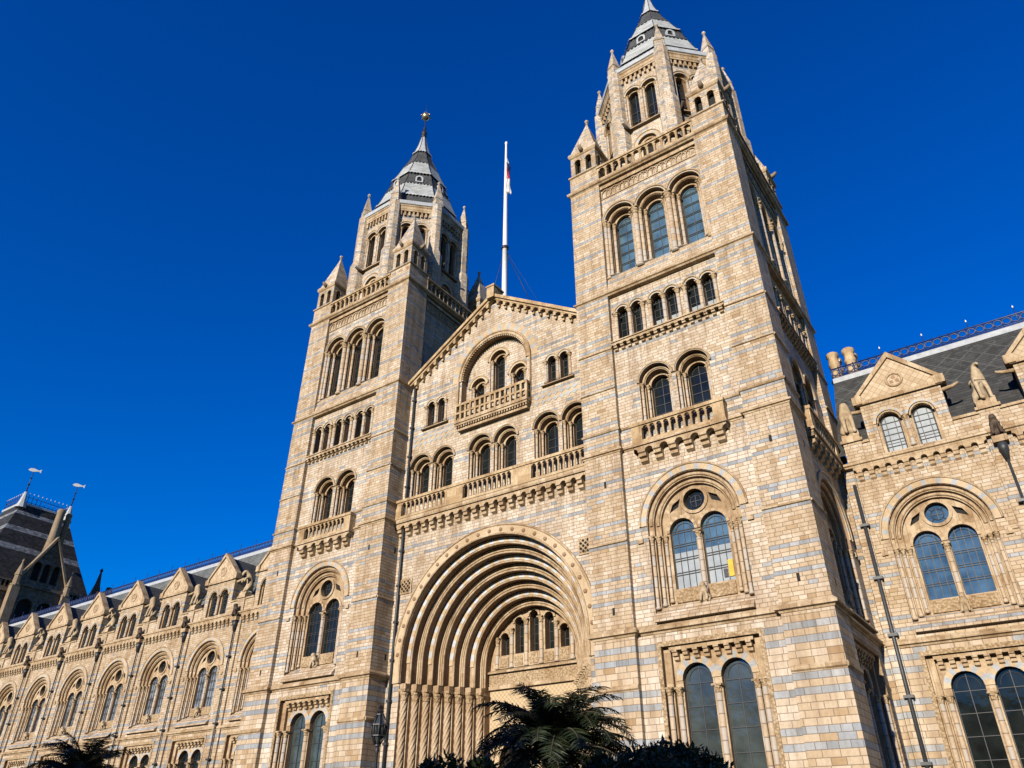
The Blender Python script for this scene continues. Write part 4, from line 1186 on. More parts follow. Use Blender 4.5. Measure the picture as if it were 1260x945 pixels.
def pier_parts(root):
    """what stands on a bay boundary: parapet pier, gargoyle and downpipe"""
    p = MB(); p.box(-0.42, 0.42, -0.12, 0.5, 17.72, 18.85, 0)
    p.box(-0.52, 0.52, -0.22, 0.6, 18.85, 19.0, 1)
    p.prism_x([(-0.2, 19.0), (0.55, 19.0), (0.45, 19.35), (-0.1, 19.35)], -0.42, 0.42, 1)
    part('parapet_pier', p, [M_WING, M_STONE], root)
    g = MB()
    g.box(-0.3, 0.3, -0.5, 0.0, 17.0, 17.3, 0)
    part('gargoyle_bracket', g, [M_STONE], root)
    part('gargoyle', GARG, None, root, (0, -0.42, 17.28))
    d = MB(); d.lathe([(0.09, 16.2), (0.17, 16.62), (0.2, 16.66), (0.2, 16.98)], 0, -0.28, 10)
    d.tube([(0, -0.28, 0), (0, -0.28, 16.5)], 0.055, 8)
    for z in (2.2, 4.6, 7.0, 9.4, 11.8, 14.2): d.box(-0.2, 0.2, -0.4, -0.13, z, z+0.12)
    part('downpipe', d, [M_PIPE], root)

def cresting(root, x0, x1, y, z0, right=True):
    """iron ridge railing: rails, scrolls, spikes"""
    n = int((x1-x0)/0.42); c = MB()
    for z, r in ((z0+0.06, 0.045), (z0+0.68, 0.045), (z0+0.16, 0.03)): c.tube([(x0, y, z), (x1, y, z)], r, 4)
    p = (x1-x0)/n
    for i in range(n):
        cx = x0+p*(i+0.5)
        c.roll(cx, z0+0.42, 0.19, 0.042, y, None, 10, 4, 0, 0, 2*pi)
        c.tube([(cx-p*0.5, y, z0+0.06), (cx-p*0.5, y, z0+0.76)], 0.035, 4)
    x = x0+0.6
    while x < x1:
        c.tube([(x, y, z0), (x, y, z0+1.15)], 0.035, 5, 0, 0.02)
        m = MB(); m.lathe([(0.02, z0+1.08), (0.04, z0+1.12), (0.04, z0+1.17), (0.01, z0+1.25)], x, y, 6); c.add(m.v, m.f, 1 if right else 0)
        x += 2.25
    return part('ridge_cresting', c, [M_BLUEIRON, M_VANE], root)

def make_wing(name, label, sgn, nb, xend):
    global CUR
    right = sgn > 0
    root = thing(name, label, 'building', (sgn*20.1, WY, 0))
    CUR = []; bay_parts(root, right); bay = CUR
    CUR = []; pier_parts(root); pier = CUR; CUR = None
    for k in range(1, nb):
        for o in bay: copy_part(o, root, Matrix.Translation((sgn*BAY*k, 0, 0)))
    for o in pier: o.location.x += sgn*HB
    for k in range(1, nb):
        for o in pier: copy_part(o, root, Matrix.Translation((sgn*BAY*k, 0, 0)))
    for o in pier[:1]: copy_part(o, root, Matrix.Translation((-sgn*6.0, 0, 0)))
    xa, xb = sorted((sgn*(-3.43), sgn*(nb*BAY-HB)))
    xa2, xb2 = xa, xb
    s = MB()
    s.prism_x([(0.0, 9.0), (-0.05, 9.02), (-0.08, 9.09), (-0.19, 9.13), (-0.2, 9.22), (-0.0, 9.38)], xa, xb); part('string_course', s, [M_STONE], root)
    s = MB(); s.prism_x([(0.3, 17.482), (-0.24, 17.484), (-0.25, 17.56), (-0.33, 17.60), (-0.33, 17.70), (-0.06, 17.84), (0.3, 17.84)], xa, xb); part('cornice', s, [M_STONE], root)
    for zz in (13.2,):
        s = MB()
        for k in range(nb):
            c = sgn*BAY*k
            for a, b in ((c-HB, c-2.45), (c+2.45, c+HB)): s.prism_x([(0.0, zz), (-0.06, zz+0.04), (-0.06, zz+0.12), (0, zz+0.16)], a, b)
        part('string_course', s, [M_STONE], root)
    r = MB()
    r.add([(xa, 0.3, 18.45), (xb, 0.3, 18.45), (xb, 4.35, 24.9), (xa, 4.35, 24.9)], [(0, 1, 2, 3)], 0)
    r.add([(xa, 9.4, 18.0), (xb, 9.4, 18.0), (xb, 4.75, 24.9), (xa, 4.75, 24.9)], [(3, 2, 1, 0)], 0)
    r.prism_x([(4.28, 24.72), (4.45, 25.25), (4.65, 25.25), (4.82, 24.72)], xa, xb, 1)
    rf = part('roof', r, [M_SLATE_D if right else M_SLATE_W, M_LEAD], root)
    cresting(rf, xa, xb, 4.55, 25.25, right)
    b = MB(); b.box(xa+0.003, xb-0.003, 0.9, 9.0, -0.2, 18.0); part('rear_block', b, [M_DARKB], root)
    if right:
        ch = MB()
        ch.box(-3.6, -1.9, 6.2, 7.8, 24.0, 26.2, 0)
        for dx in (-3.45, -2.5):
            for dy in (6.6, 7.4):
                ch.lathe([(0.361, 26.0), (0.426, 26.2), (0.303, 26.35), (0.303, 27.2), (0.361, 27.28), (0.361, 27.4), (0.303, 27.5), (0.303, 27.85), (0.377, 27.95), (0.377, 28.15), (0.246, 28.25)], dx, dy, 12, 0)
        part('chimney', ch, [M_TAN, M_RED], root)
        # rainwater pipe in the tower corner
        d = MB(); d.tube([(-3.0, -0.2, 0), (-3.0, -0.2, 16.6)], 0.085, 8)
        for z in (2.0, 4.5, 7.0, 9.5, 12.0, 14.5): d.box(-3.2, -2.8, -0.32, -0.0, z, z+0.12)
        part('downpipe', d, [M_PIPE], root)
    return root

wR = make_wing('museum_wing', 'stone wing right of the towers with dark diapered slate roof and white-blinded dormer window', 1, 3, 0)
wL = make_wing('museum_wing', 'long stone wing receding left of the towers with a row of gabled dormers', -1, 10, 0)

# ------------------------------------------------------------------ statues on the parapet piers
def seated_beast():
    v = [(0, .28, .35), (0, .18, .75), (0, -.02, 1.1), (0, -.12, 1.4), (0, -.2, 1.62), (0, -.42, 1.58),
         (-.2, -.14, .95), (-.2, -.3, .5), (-.2, -.36, .08), (-.2, -.5, .05), (.2, -.14, .95), (.2, -.3, .5), (.2, -.36, .08), (.2, -.5, .05),
         (-.28, .1, .32), (-.3, -.12, .1), (-.3, -.3, .06), (.28, .1, .32), (.3, -.12, .1), (.3, -.3, .06), (0, .5, .12), (.25, .55, .08), (-.13, -.14, 1.82), (.13, -.14, 1.82)]
    e = [(0, 1), (1, 2), (2, 3), (3, 4), (4, 5), (2, 6), (6, 7), (7, 8), (8, 9), (2, 10), (10, 11), (11, 12), (12, 13), (0, 14), (14, 15), (15, 16), (0, 17), (17, 18), (18, 19), (0, 20), (20, 21), (4, 22), (4, 23)]
    r = [.3, .3, .3, .25, .21, .12, .14, .1, .09, .09, .14, .1, .09, .09, .18, .12, .09, .18, .12, .09, .07, .06, .05, .05]
    return creature(v, e, r, 'seated_beast', M_STATUE)
def eagle_beast():
    v = [(0, .3, .5), (0, .12, .95), (0, -.05, 1.3), (0, -.1, 1.6), (0, -.12, 1.85), (0, -.35, 1.9), (0, -.5, 1.74),
         (-.2, -.1, 1.0), (-.22, -.2, .5), (-.22, -.24, .06), (-.22, -.42, .04), (.2, -.1, 1.0), (.22, -.2, .5), (.22, -.24, .06), (.22, -.42, .04),
         (-.26, .2, .4), (-.28, .32, .1), (-.28, .12, .05), (.26, .2, .4), (.28, .32, .1), (.28, .12, .05), (0, .6, .3), (0, .62, .06), (-.26, .3, 1.25), (.26, .3, 1.25)]
    e = [(0, 1), (1, 2), (2, 3), (3, 4), (4, 5), (5, 6), (2, 7), (7, 8), (8, 9), (9, 10), (2, 11), (11, 12), (12, 13), (13, 14), (0, 15), (15, 16), (16, 17), (0, 18), (18, 19), (19, 20), (0, 21), (21, 22), (1, 23), (1, 24)]
    r = [.27, .27, .27, .2, .19, .1, .05, .12, .09, .08, .09, .12, .09, .08, .09, .16, .09, .09, .16, .09, .09, .07, .05, .12, .12]
    return creature(v, e, r, 'eagle_beast', M_STATUE)
def rearing_beast():
    v = [(0, .2, .45), (0, .28, .85), (0, .12, 1.3), (0, -.1, 1.6), (0, -.35, 1.75), (0, -.52, 1.5), (0, -.5, 1.3),
         (-.2, 0, 1.25), (-.24, -.3, 1.1), (-.22, -.4, .8), (.2, 0, 1.25), (.24, -.3, 1.1), (.22, -.4, .8),
         (-.24, .05, .4), (-.26, -.1, .1), (-.26, -.32, .06), (.24, .05, .4), (.26, -.1, .1), (.26, -.32, .06), (0, .5, .3), (.2, .5, .06)]
    e = [(0, 1), (1, 2), (2, 3), (3, 4), (4, 5), (5, 6), (2, 7), (7, 8), (8, 9), (2, 10), (10, 11), (11, 12), (0, 13), (13, 14), (14, 15), (0, 16), (16, 17), (17, 18), (0, 19), (19, 20)]
    r = [.27, .27, .25, .2, .19, .13, .08, .13, .1, .08, .13, .1, .08, .17, .11, .09, .17, .11, .09, .08, .06]
    return creature(v, e, r, 'rearing_beast', M_STATUE)
SB, EB, RB = seated_beast(), eagle_beast(), rearing_beast()
def statue(me, x, label, sc=1.0, rz=0.0):
    o = bpy.data.objects.new('beast_statue', me); COL.objects.link(o)
    o.location = (x, WY+0.15, 19.33); o.rotation_euler = (0, 0, rz); o.scale = (sc,)*3
    tag(o, label, 'statue', 'carved beasts on the parapet piers')
statue(EB, 20.1+HB, 'eagle-headed stone beast standing on the right wing parapet beside the white-blinded dormer', 1.0, 0.5)
statue(SB, 20.1-2.65, 'seated stone beast squeezed between the right tower and the first right-hand dormer', 1.0, 0.3)
names = ['rearing stone beast on the left wing parapet, closest to the left tower',
         'upright seated stone beast on the left wing parapet, second from the left tower',
         'warm tan seated stone beast, third statue from the left tower',
         'crouched rearing stone beast, fourth statue from the left tower',
         'slim seated stone beast, fifth statue from the left tower',
         'hunched rearing stone beast, sixth statue from the left tower',
         'small far stone beast, seventh statue from the left tower at the picture edge',
         'faraway stone beast, eighth statue from the left tower, beyond the last clear dormer']
for k in range(8):
    me = (RB, SB, SB, RB, SB, RB, SB, RB)[k]
    statue(me, -(20.1+HB+BAY*(k+1)), names[k], 1.0, (-0.2, 0.2, 0.1, 0.3, -0.1, 0.2, 0.1, 0)[k])

# ------------------------------------------------------------------ far pavilion
def pavilion():
    X = -86.0
    root = thing('corner_pavilion', 'shaded stone pavilion at the far left end with steep banded slate roof and fish vanes', 'building', (X-8, 13.0, 0))
    ox, oy = -(X-8), -13.0
    def bx(mb, x0, x1, y0, y1, z0, z1, mi=0): mb.box(x0+ox, x1+ox, y0+oy, y1+oy, z0, z1, mi)
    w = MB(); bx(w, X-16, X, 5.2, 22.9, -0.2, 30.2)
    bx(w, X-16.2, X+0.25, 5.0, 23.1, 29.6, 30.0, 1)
    part('wall', w, [M_DARKB, M_BROWN], root)
    # balustraded parapet
    for a, b in ((5.2, 12.0), (18.4, 22.6)):
        p = MB(); bx(p, X-0.3, X+0.1, a, b, 31.0, 31.2); n = int((b-a)/0.55)
        for i in range(n): bx(p, X-0.2, X+0.0, a+0.2+i*0.55, a+0.42+i*0.55, 30.2, 31.001)
        part('parapet', p, [M_DARKB], root)
    # east gable bay, built facing -y then turned to face +x
    R = Matrix.Rotation(pi/2, 4, 'Z'); gc = 15.2
    g = MB(); hw = 3.0
    A = [arch(c, 0.95, 21.5, 27.2, 18) for c in (-1.25, 1.25)]
    B = [arch(c, 0.5, 30.6, 32.6, 14) for c in (-1.25, 0, 1.25)]
    g.face([(-hw, 15), (hw, 15), (hw, 30.2), (0, 36.6), (-hw, 30.2)], A+B, 0, 0)
    for L in A+B: steps(g, [(L, 0), (L, 0.5)], 1); g.face(L, [], 0.5, 2)
    for c in (-1.25, 1.25): g.archband(c, 27.2, 0.98, 1.22, -0.1, 0.02, 16, 1)
    for c in (-1.25, 0, 1.25): g.archband(c, 32.6, 0.5, 0.6, -0.06, 0.02, 12, 1)
    for sx in (-1, 1):
        g.prism_y([(0, 36.4), (0, 37.0), (sx*(hw+0.35), 30.4), (sx*(hw+0.35), 29.8)], -0.35, 0.5, 3)
        g.add([(sx*hw, 0, 15), (sx*hw, 3, 15), (sx*hw, 3, 30.2), (sx*hw, 0, 30.2)], [(0, 1, 2, 3)], 0)
    g.box(-hw, hw, -0.2, 0.02, 29.6, 30.0, 1)
    for i in range(5):
        for j in range(5-i): g.prism_y([((j-(4-i)/2)*0.42-0.16, 33.9+i*0.42), ((j-(4-i)/2)*0.42, 33.74+i*0.42), ((j-(4-i)/2)*0.42+0.16, 33.9+i*0.42), ((j-(4-i)/2)*0.42, 34.06+i*0.42)], -0.05, 0.01, 1)
    o = part('gable', g, [M_DARKB, M_DARKB, M_VOID, M_BROWN], root)
    o.matrix_local = Matrix.Translation((X+0.6+ox, gc+oy, 0.9)) @ R
    for c in (-1.25, 1.25):
        pass
    # gable roof
    r = MB()
    for sx in (-1, 1):
        r.add([(0, 0.3, 36.7), (0, 7, 36.7), (sx*3.3, 7, 30.0), (sx*3.3, 0.3, 30.0)], [(0, 1, 2, 3) if sx > 0 else (3, 2, 1, 0)])
    q = part('gable_roof', r, [M_SLATE], root); q.matrix_local = o.matrix_local.copy()
    for sx, nm in ((-1, 0), (1, 0)):
        t = MB(); cx, cy = X+0.75+ox, gc+oy+sx*3.25
        t.box(cx-0.5, cx+0.5, cy-0.5, cy+0.5, 14, 30.3); t.lathe([(0.6, 30.3), (0.62, 30.5), (0.45, 30.6), (0.4, 31.6), (0.5, 31.7), (0.1, 33.4), (0.16, 33.6), (0.02, 33.9)], cx, cy, 8, 0, pi/8, False)
        part('pinnacle', t, [M_BROWN], root)
    for yy, zt in ((22.6, 35.6), (24.4, 32.8)):
        t = MB(); cx, cy = X+0.0+ox, yy+oy
        t.box(cx-0.6, cx+0.6, cy-0.6, cy+0.6, 29, 31.5); t.lathe([(0.8, 31.5), (0.6, 32.2), (0.35, 33.2), (0.12, zt-0.6), (0.25, zt-0.4), (0.03, zt)], cx, cy, 6, 0, 0, False)
        part('pinnacle', t, [M_SOOT], root)
    # chimney shafts at the gable apex
    t = MB(); cx, cy = X-0.8+ox, 15.6+oy
    t.lathe([(0.75, 36.0), (0.65, 37.0), (0.58, 38.0), (0.5, 41.6), (0.6, 41.9), (0.42, 42.2)], cx, cy-0.5, 12, 0); t.lathe([(0.4, 36.0), (0.36, 41.4), (0.45, 41.7), (0.3, 42.0)], cx-0.2, cy+0.75, 10, 0)
    part('chimney', t, [M_BROWN], root)
    # roof: truncated pyramid in bands
    b0 = (X-15.0, X-0.5, 7.0, 22.2); t0 = (X-10.5, X-5.0, 11.3, 17.8)
    zs = [31.2, 35.6, 36.4, 38.5, 39.2, 41.2, 41.7, 43.0]; mi = [0, 1, 0, 1, 0, 1, 0]
    rr = MB()
    def lv(z):
        f = (z-31.2)/(43.0-31.2); f = f**0.93
        return [b0[i]+(t0[i]-b0[i])*f for i in range(4)]
    for k in range(7):
        a, b = lv(zs[k]), lv(zs[k+1])
        P = [(a[0], a[2], zs[k]), (a[1], a[2], zs[k]), (a[1], a[3], zs[k]), (a[0], a[3], zs[k]), (b[0], b[2], zs[k+1]), (b[1], b[2], zs[k+1]), (b[1], b[3], zs[k+1]), (b[0], b[3], zs[k+1])]
        rr.add([(x+ox, y+oy, z) for x, y, z in P], [(0, 1, 5, 4), (1, 2, 6, 5), (2, 3, 7, 6), (3, 0, 4, 7)], mi[k])
    T = [(t0[0]+ox, t0[2]+oy), (t0[1]+ox, t0[2]+oy), (t0[1]+ox, t0[3]+oy), (t0[0]+ox, t0[3]+oy)]
    rr.add([(x, y, 43.0) for x, y in T], [(0, 1, 2, 3)], 2)
    rr.sweep(T, [(0.0, 42.7), (0.15, 42.8), (0.15, 43.1), (-0.2, 43.2)], True, 2)
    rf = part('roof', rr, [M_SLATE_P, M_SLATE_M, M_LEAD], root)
    c = MB()
    for i in range(4):
        a, b = Vector(T[i]), Vector(T[(i+1) % 4]); n = int((b-a).length/0.55)
        for z in (43.3, 44.0): c.tube([(a.x, a.y, z), (b.x, b.y, z)], 0.04, 4)
        for k in range(n+1):
            q = a+(b-a)*k/n; c.tube([(q.x, q.y, 43.1), (q.x, q.y, 44.5)], 0.045, 4, 0, 0.03)
            c.lathe([(0.02, 44.45), (0.09, 44.55), (0.02, 44.7)], q.x, q.y, 5, 1)
    part('ridge_cresting', c, [M_BLUEIRON, M_VANE], rf)
    for x, y in (T[1], T[2]):
        v = MB()
        v.lathe([(0.75, 42.2), (0.5, 43.0), (0.28, 44.2), (0.2, 44.6)], x, y, 8, 2)
        v.tube([(x, y, 44.5), (x, y, 48.6)], 0.09, 6, 0, 0.03)
        v.lathe([(0.05, 45.6), (0.2, 45.75), (0.05, 45.95)], x, y, 6, 0); v.lathe([(0.05, 46.6), (0.16, 46.72), (0.05, 46.9)], x, y, 6, 0)
        # fish
        f = [(-0.75, 0.0), (-0.5, 0.24), (-0.1, 0.3), (0.35, 0.16), (0.6, 0.08), (0.95, 0.32), (0.88, 0.0), (0.95, -0.26), (0.6, -0.06), (0.3, -0.14), (-0.1, -0.24), (-0.5, -0.18)]
        d = Vector((0.45, 0.9)).normalized(); nrm = Vector((d.y, -d.x))*0.05
        vs = [(x+px*d.x+s*nrm.x, y+px*d.y+s*nrm.y, 48.0+pz) for s in (-1, 1) for px, pz in f]; n = len(f)
        v.add(vs, [tuple(range(n)), tuple(range(2*n-1, n-1, -1))]+[(i, n+i, n+(i+1) % n, (i+1) % n) for i in range(n)], 1)
        part('weathervane', v, [M_IRON, M_VANE, M_LEAD], rf)
pavilion()

# ------------------------------------------------------------------ flagpole and flag
fx, fy = 0.0, 2.3
fp = thing('flagpole', 'tall white flagpole rising behind the point of the entrance gable', 'flagpole', (fx, fy, 31.2))
m = MB(); m.lathe([(0.21, 0), (0.19, 1.0), (0.175, 5.4), (0.22, 5.42), (0.22, 5.55), (0.165, 5.57), (0.13, 11), (0.08, 16.0), (0.12, 16.05), (0.10, 16.2), (0.02, 16.3)], 0, 0, 12); part('pole', m, [M_WHITE], fp)
m = MB(); m.lathe([(0.26, 5.4), (0.27, 5.48), (0.26, 5.57)], 0, 0, 12, 0, 0, True, False); part('collar', m, [M_IRON], fp)
for e, rr in (((-2.6, 0.9, -0.2), 0.02), ((1.9, 0.6, -0.2), 0.022), ((2.3, 2.8, -0.9), 0.009)):
    m = MB(); m.tube([(0, 0, 5.4), e], rr, 4); part('guy_wire', m, [M_IRON if rr > 0.021 else M_PIPE], fp)
m = MB()     # the furled flag: a hanging folded cloth, three colours
nz, na = 26, 14
vs = []; fs = []; mi = []
for i in range(nz+1):
    z = 14.3-3.6*i/nz
    wdt = 0.4*min(1, 0.25+i/8)*(1-0.12*sin(i*0.7))
    for k in range(na+1):
        t = k/na; vs.append((0.12+wdt*t*0.75, -0.06+0.13*sin(t*9+i*0.22), z-0.25*t))
for i in range(nz):
    for k in range(na):
        a = i*(na+1)+k; fs.append((a, a+1, a+na+2, a+na+1))
        q = i/nz; mi.append(2 if (q < 0.10 or (k % 7 == 3 and q < 0.6)) else 1 if q < 0.36 and k > 4 else 0 if q < 0.6 else 2)
m.add(vs, fs, mi, True)
fl = part('flag', m.mesh('flag', [M_REDCLOTH, M_BLUECLOTH, M_WHITECLOTH]), None, fp); fl.parent = None; fl.location = (fx, fy, 31.2)
sol = fl.modifiers.new('cloth_thickness', 'SOLIDIFY'); sol.thickness = 0.012
tag(fl, 'limp red, white and navy flag hanging near the top of the white flagpole', 'flag')

# ------------------------------------------------------------------ ground
def mat_ground(name, c0, c1, sc=3.0):
    t = NT(name, 0.9, 0.2); P, N = world_pos(t)
    c = t.ramp(t.noise(P, sc, 5), [(0.3, c0), (0.7, c1)]); t.color(c); return t.m
g = MB(); g.add([(-1500, -1500, 0), (1500, -1500, 0), (1500, 1500, 0), (-1500, 1500, 0)], [(0, 1, 2, 3)])
o = part('ground', g.mesh('ground', [mat_ground('garden_soil', (0.03, 0.04, 0.018), (0.06, 0.07, 0.035))]), None, cam); o.parent = None; o['kind'] = 'structure'
g = MB(); g.add([(-100, -14, 0.004), (60, -14, 0.004), (60, 9, 0.004), (-100, 9, 0.004)], [(0, 1, 2, 3)])
o = part('forecourt', g.mesh('forecourt', [mat_ground('paving', (0.05, 0.047, 0.042), (0.085, 0.08, 0.07), 1.5)]), None, cam); o.parent = None; o['kind'] = 'structure'
st = MB()
for i in range(5): st.box(-6.0, 6.0, -2.6+i*0.4, 5.2, 0.008+i*0.14-(0.14 if i else 0.0), 0.14*(i+1))
o = part('entrance_steps', st.mesh('entrance_steps', [M_STONE]), None, cam); o.parent = None; o['kind'] = 'structure'

# ------------------------------------------------------------------ foreground planting
def make_frond(L, droop, seed, wl=0.42, lift=1.0):
    rnd = random.Random(seed); m = MB(); n = 30; pts = []
    x = z = 0; a = lift
    for i in range(n+1):
        pts.append(Vector((x, 0, z))); a -= droop/n*(0.5+1.0*i/n); x += cos(a)*L/n; z += sin(a)*L/n
    m.tube([tuple(p) for p in pts], 0.035, 5, 1, 0.006)
    for i in range(3, n+1):
        t = i/n; ll = wl*sin(pi*min(1, 0.12+0.80*t))**0.5
        d = (pts[i]-pts[i-1]).normalized(); up = Vector((0, 1, 0)).cross(d)
        for sd in (-1, 1):
            for h in (0, 0.5):
                b = pts[i-1]+(pts[i]-pts[i-1])*h
                l2 = ll*rnd.uniform(0.82, 1.12)
                dirv = (d*rnd.uniform(0.35, 0.6)+Vector((0, sd, 0))*rnd.uniform(0.85, 1.0)-up*rnd.uniform(-0.45, 0.1)).normalized()
                tip = b+dirv*l2+Vector((0, 0, -0.16*l2*rnd.random())); mid = b+dirv*l2*0.5
                w_ = d*0.0105
                m.add([tuple(b-w_), tuple(b+w_), tuple(mid+w_*1.3), tuple(tip), tuple(mid-w_*1.3)], [(0, 1, 2, 3, 4)], 0)
    return m.mesh('frond', [M_PALM, M_BARK])
FR = [make_frond(2.1, 1.7, 1, 0.40, 1.0), make_frond(1.95, 1.3, 2, 0.38, 0.85), make_frond(2.2, 2.0, 3, 0.42, 1.05), make_frond(1.8, 1.2, 4, 0.36, 1.1)]
def palm(x, y, h, sc, label, seed, nf=84):
    rnd = random.Random(seed)
    root = thing('palm_tree', label, 'palm tree', (x, y, 0), 'palms in the garden')
    t = MB(); prof = []
    for i in range(25): prof.append((0.21*sc*(1.15-0.2*i/24)*(1.12 if i % 2 else 0.92), h*i/24))
    prof.append((0.34*sc, h+0.12)); prof.append((0.1, h+0.4))
    t.lathe(prof, 0, 0, 10); part('trunk', t, [M_BARK], root)
    for i in range(nf):
        f = part('frond', FR[i % 4], None, root, (0, 0, h+0.1+0.2*rnd.random()))
        q = i/nf
        f.rotation_euler = (rnd.uniform(-.25, .25), -0.42+1.25*q+rnd.uniform(-.18, .18), i*2.399+rnd.uniform(-.2, .2)); s_ = sc*rnd.uniform(0.85, 1.12); f.scale = (s_, s_, s_)
def at_pixel(u, v, D):
    """point seen at photo pixel (u,v) at horizontal distance D from the viewpoint, used to lay out the planting"""
    d = _r*((u-630)/919.85)+_u*(-(v-472.5)/919.85)+_f; k = D/sqrt(d.x**2+d.y**2)
    return M.translation+d*k
p = at_pixel(682, 905, 17.0); palm(p.x, p.y, p.z-0.52, 0.93, 'dark feathery palm in front of the entrance arch, right of its columns', 3)
p = at_pixel(100, 945, 33.0); palm(p.x, p.y, p.z-0.5, 0.95, 'small dark palm at the lower left in front of the long wing', 9, 60)

def leafball(m, c, rx, ry, rz, n, seed, size=0.07):
    rnd = random.Random(seed)
    for _ in range(n):
        a = rnd.uniform(0, 2*pi); cz = rnd.uniform(-1, 1); s = sqrt(1-cz*cz); rr = rnd.uniform(0.72, 1.0)**0.5*(1+0.08*sin(5*a+3*cz))
        p = Vector((c[0]+rx*rr*s*cos(a), c[1]+ry*rr*s*sin(a), c[2]+rz*rr*cz))
        d = Vector((rnd.gauss(0, 1), rnd.gauss(0, 1), rnd.gauss(0.3, 1))).normalized(); e = d.cross(Vector((rnd.gauss(0, 1), rnd.gauss(0, 1), 1))).normalized()
        L = size*rnd.uniform(0.7, 1.5)
        m.add([tuple(p), tuple(p+d*L*0.5+e*L*0.22), tuple(p+d*L), tuple(p+d*L*0.5-e*L*0.22)], [(0, 1, 2, 3)])
def shrub(u, v, D, rx, rz, label, seed, n, size=0.08, core=True):
    p = at_pixel(u, v, D)
    root = thing('garden_shrub', label, 'shrub', (p.x, p.y, 0), 'shrubs at the bottom of the view')
    zc = max(p.z-rz, rz*0.8)
    m = MB(); leafball(m, (0, 0, zc), rx, rx, rz, n, seed, size)
    if core: m.lathe([(0.02, zc-rz*0.86), (rx*0.5, zc-rz*0.68), (rx*0.8, zc-rz*0.3), (rx*0.86, zc), (rx*0.74, zc+rz*0.45), (rx*0.42, zc+rz*0.75), (0.02, zc+rz*0.86)], 0, 0, 14)
    part('foliage', m, [M_SHRUB], root)
    t = MB(); t.tube([(0, 0, 0), (0.03, 0.02, zc*0.6), (0, 0, zc)], 0.09, 6, 0, 0.05); part('trunk', t, [M_BARK], root)
shrub(820, 916, 11.5, 0.86, 0.6, 'clipped round dark shrub at the bottom right of the palm', 5, 9000, 0.075)
for i, (u, v, D, rx, rz, lb) in enumerate([(552, 930, 15, 0.26, 0.36, 'loose leafy dark shrub below the left portal columns'),
      (532, 936, 15.5, 0.18, 0.26, 'smaller leafy shrub just left of the loose one below the portal columns'),
      (592, 938, 15, 0.30, 0.35, 'dark shrub tucked against the left side of the entrance palm'),
      (742, 932, 14, 0.35, 0.4, 'dark shrub between the entrance palm and the clipped round shrub')]):
    shrub(u, v, D, rx, rz, lb, 20+i, 420 if i < 2 else 1300, 0.13, False)

# ------------------------------------------------------------------ lamp post
p = at_pixel(466, 899, 34.0)
lp = thing('lamp_post', 'black iron lamp post with a caged lantern beside the left tower', 'street lamp', (p.x, p.y, 0))
m = MB(); zl = p.z-0.55
m.lathe([(0.2, 0), (0.2, 0.3), (0.12, 0.4), (0.08, 0.9), (0.06, zl-0.3), (0.1, zl-0.2), (0.06, zl)], 0, 0, 10); part('post', m, [M_IRON], lp)
m = MB()
prof = [(0.1, zl), (0.27, zl+0.35), (0.33, zl+0.75), (0.15, zl+1.15), (0.08, zl+1.25)]
for i in range(8):
    a = i*pi/4; m.tube([(r*cos(a), r*sin(a), z) for r, z in prof], 0.028, 5)
for r, z in prof: m.roll(0, 0, 0, 0, 0, None, 1, 3) if False else m.lathe([(r+0.03, z-0.025), (r+0.03, z+0.025), (max(r-0.02, 0.01), z+0.025), (max(r-0.02, 0.01), z-0.025)], 0, 0, 8, 0, 0, False, False)
for i in range(8):
    a = i*pi/4+pi/8; m.tube([(0.29*cos(a), 0.29*sin(a), zl+0.38), (0.33*cos(a), 0.33*sin(a), zl+0.55), (0.31*cos(a), 0.31*sin(a), zl+0.72)], 0.02, 4)
m.lathe([(0.1, zl+1.2), (0.16, zl+1.28), (0.06, zl+1.38), (0.09, zl+1.46), (0.01, zl+1.55)], 0, 0, 8)
for i in range(5):
    a = i*2*pi/5; m.tube([(0, 0, zl+1.3), (0.14*cos(a), 0.14*sin(a), zl+1.42), (0.1*cos(a), 0.1*sin(a), zl+1.6)], 0.015, 4)
part('lantern_cage', m, [M_IRON], lp)
m = MB(); m.lathe([(0.09, zl+0.05), (0.24, zl+0.36), (0.29, zl+0.74), (0.12, zl+1.12)], 0, 0, 8, 0, 0, False); part('lantern_glass', m, [M_GLASSG], lp)

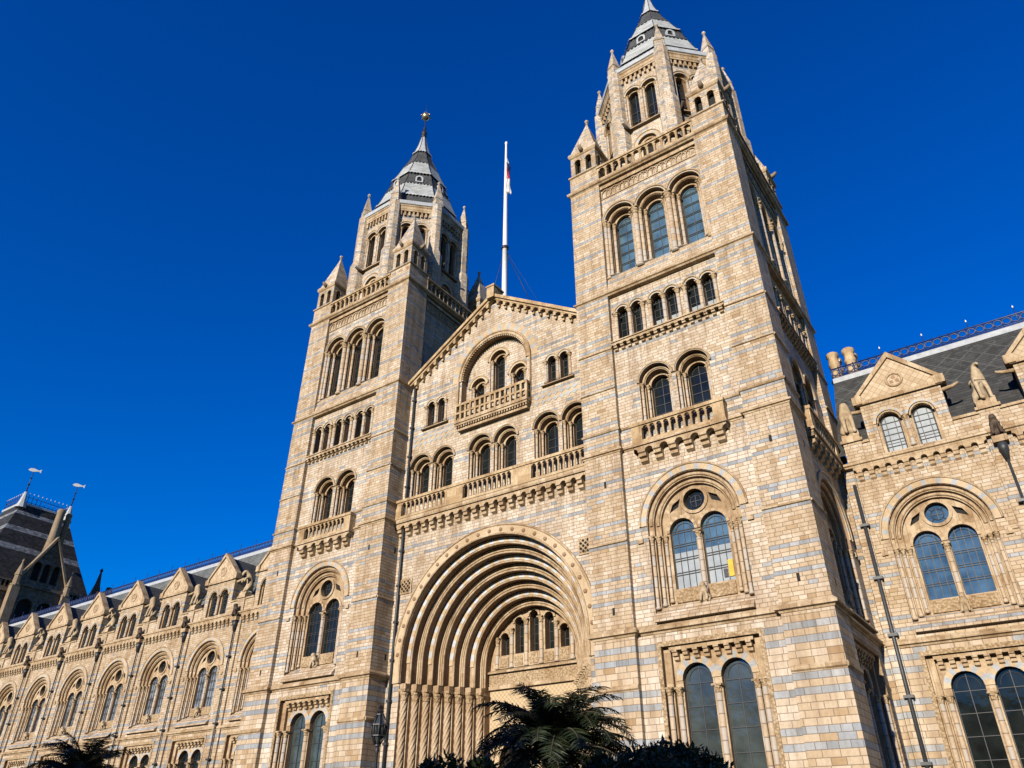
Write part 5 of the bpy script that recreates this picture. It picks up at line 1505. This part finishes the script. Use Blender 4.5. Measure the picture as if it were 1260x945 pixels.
# ------------------------------------------------------------------ evergreen oaks added out of view behind the viewpoint to shade the planting
def big_tree(x, y, zc, r, label, seed):
    rnd = random.Random(seed)
    root = thing('added_shade_oak', label, 'tree', (x, y, 0), 'added evergreen oaks shading the planting')
    t = MB(); t.tube([(0, 0, 0), (0.1, 0.05, zc*0.5), (0, 0, zc)], 0.35, 8, 0, 0.15)
    for i in range(7):
        a = i*0.9; t.tube([(0, 0, zc*0.6+i*0.15), (r*0.4*cos(a), r*0.4*sin(a), zc), (r*0.7*cos(a), r*0.7*sin(a), zc+r*0.3)], 0.12, 5, 0, 0.03)
    part('trunk', t, [M_BARK], root)
    m = MB()
    for i in range(16):
        a = rnd.uniform(0, 2*pi); q = r*rnd.uniform(0.1, 0.62)
        leafball(m, (q*cos(a), q*sin(a), zc+rnd.uniform(-0.45, 0.5)*r), r*0.5, r*0.5, r*0.42, 420, seed*50+i, 0.42)
    part('crown', m, [M_SHRUB], root)
for i, (tx, ty, zc, r, lb) in enumerate([(12.5, -31.5, 8.2, 3.4, 'spreading evergreen oak added behind the viewpoint to shade the entrance palm'),
        (19.0, -34.5, 7.4, 3.0, 'evergreen oak added directly behind the viewpoint to shade the clipped shrub'),
        (-3.5, -33.0, 9.0, 3.4, 'evergreen oak added out of view to shade the small palm')]):
    big_tree(tx, ty, zc, r, lb, 60+i)

# ------------------------------------------------------------------ the brick terrace across the road, behind the viewpoint
M_ROADB = mat_blocks('red_brick_terrace', [(0, (0.10, 0.055, 0.04)), (1, (0.18, 0.10, 0.07))], [(0, (.2, .19, .17)), (1, (.3, .28, .25))], 'none')
def terrace(x, label):
    root = thing('terrace_house', label, 'building', (x, -92.0, 0), 'brick terrace across the road')
    w = MB(); holes = []
    for r in range(5):
        for c in range(-3, 4): holes.append(rect(c*4.2, 0.8, 1.2+r*3.6, 3.6+r*3.6))
    # front faces the museum (+y)
    f = MB(); f.face([(-15, 0), (15, 0), (15, 19), (-15, 19)], holes, 0, 0)
    for L in holes: steps(f, [(L, 0), (L, 0.25)], 1)
    o = part('front_wall', f, [M_ROADB, M_STONE], root); o.rotation_euler = (0, 0, pi)
    for L in holes:
        g = MB(); g.face(L, [], 0.22, 0)
        q = part('window', g, [M_GLASS], root); q.rotation_euler = (0, 0, pi)
    b = MB(); b.box(-14.99, 14.99, -11, -0.3, 0, 18.9); part('wall', b, [M_ROADB], root)
    r = MB(); r.prism_x([(-11.2, 18.9), (0.4, 18.9), (-1.8, 21.0), (-9.2, 21.0)], -15, 15); part('roof', r, [M_SLATE], root)
for i, lb in enumerate(('brick terrace house across the road, far west end', 'brick terrace house across the road, opposite the entrance', 'brick terrace house across the road, opposite the right tower', 'brick terrace house across the road, east end')):
    terrace(-45+30.2*i, lb)
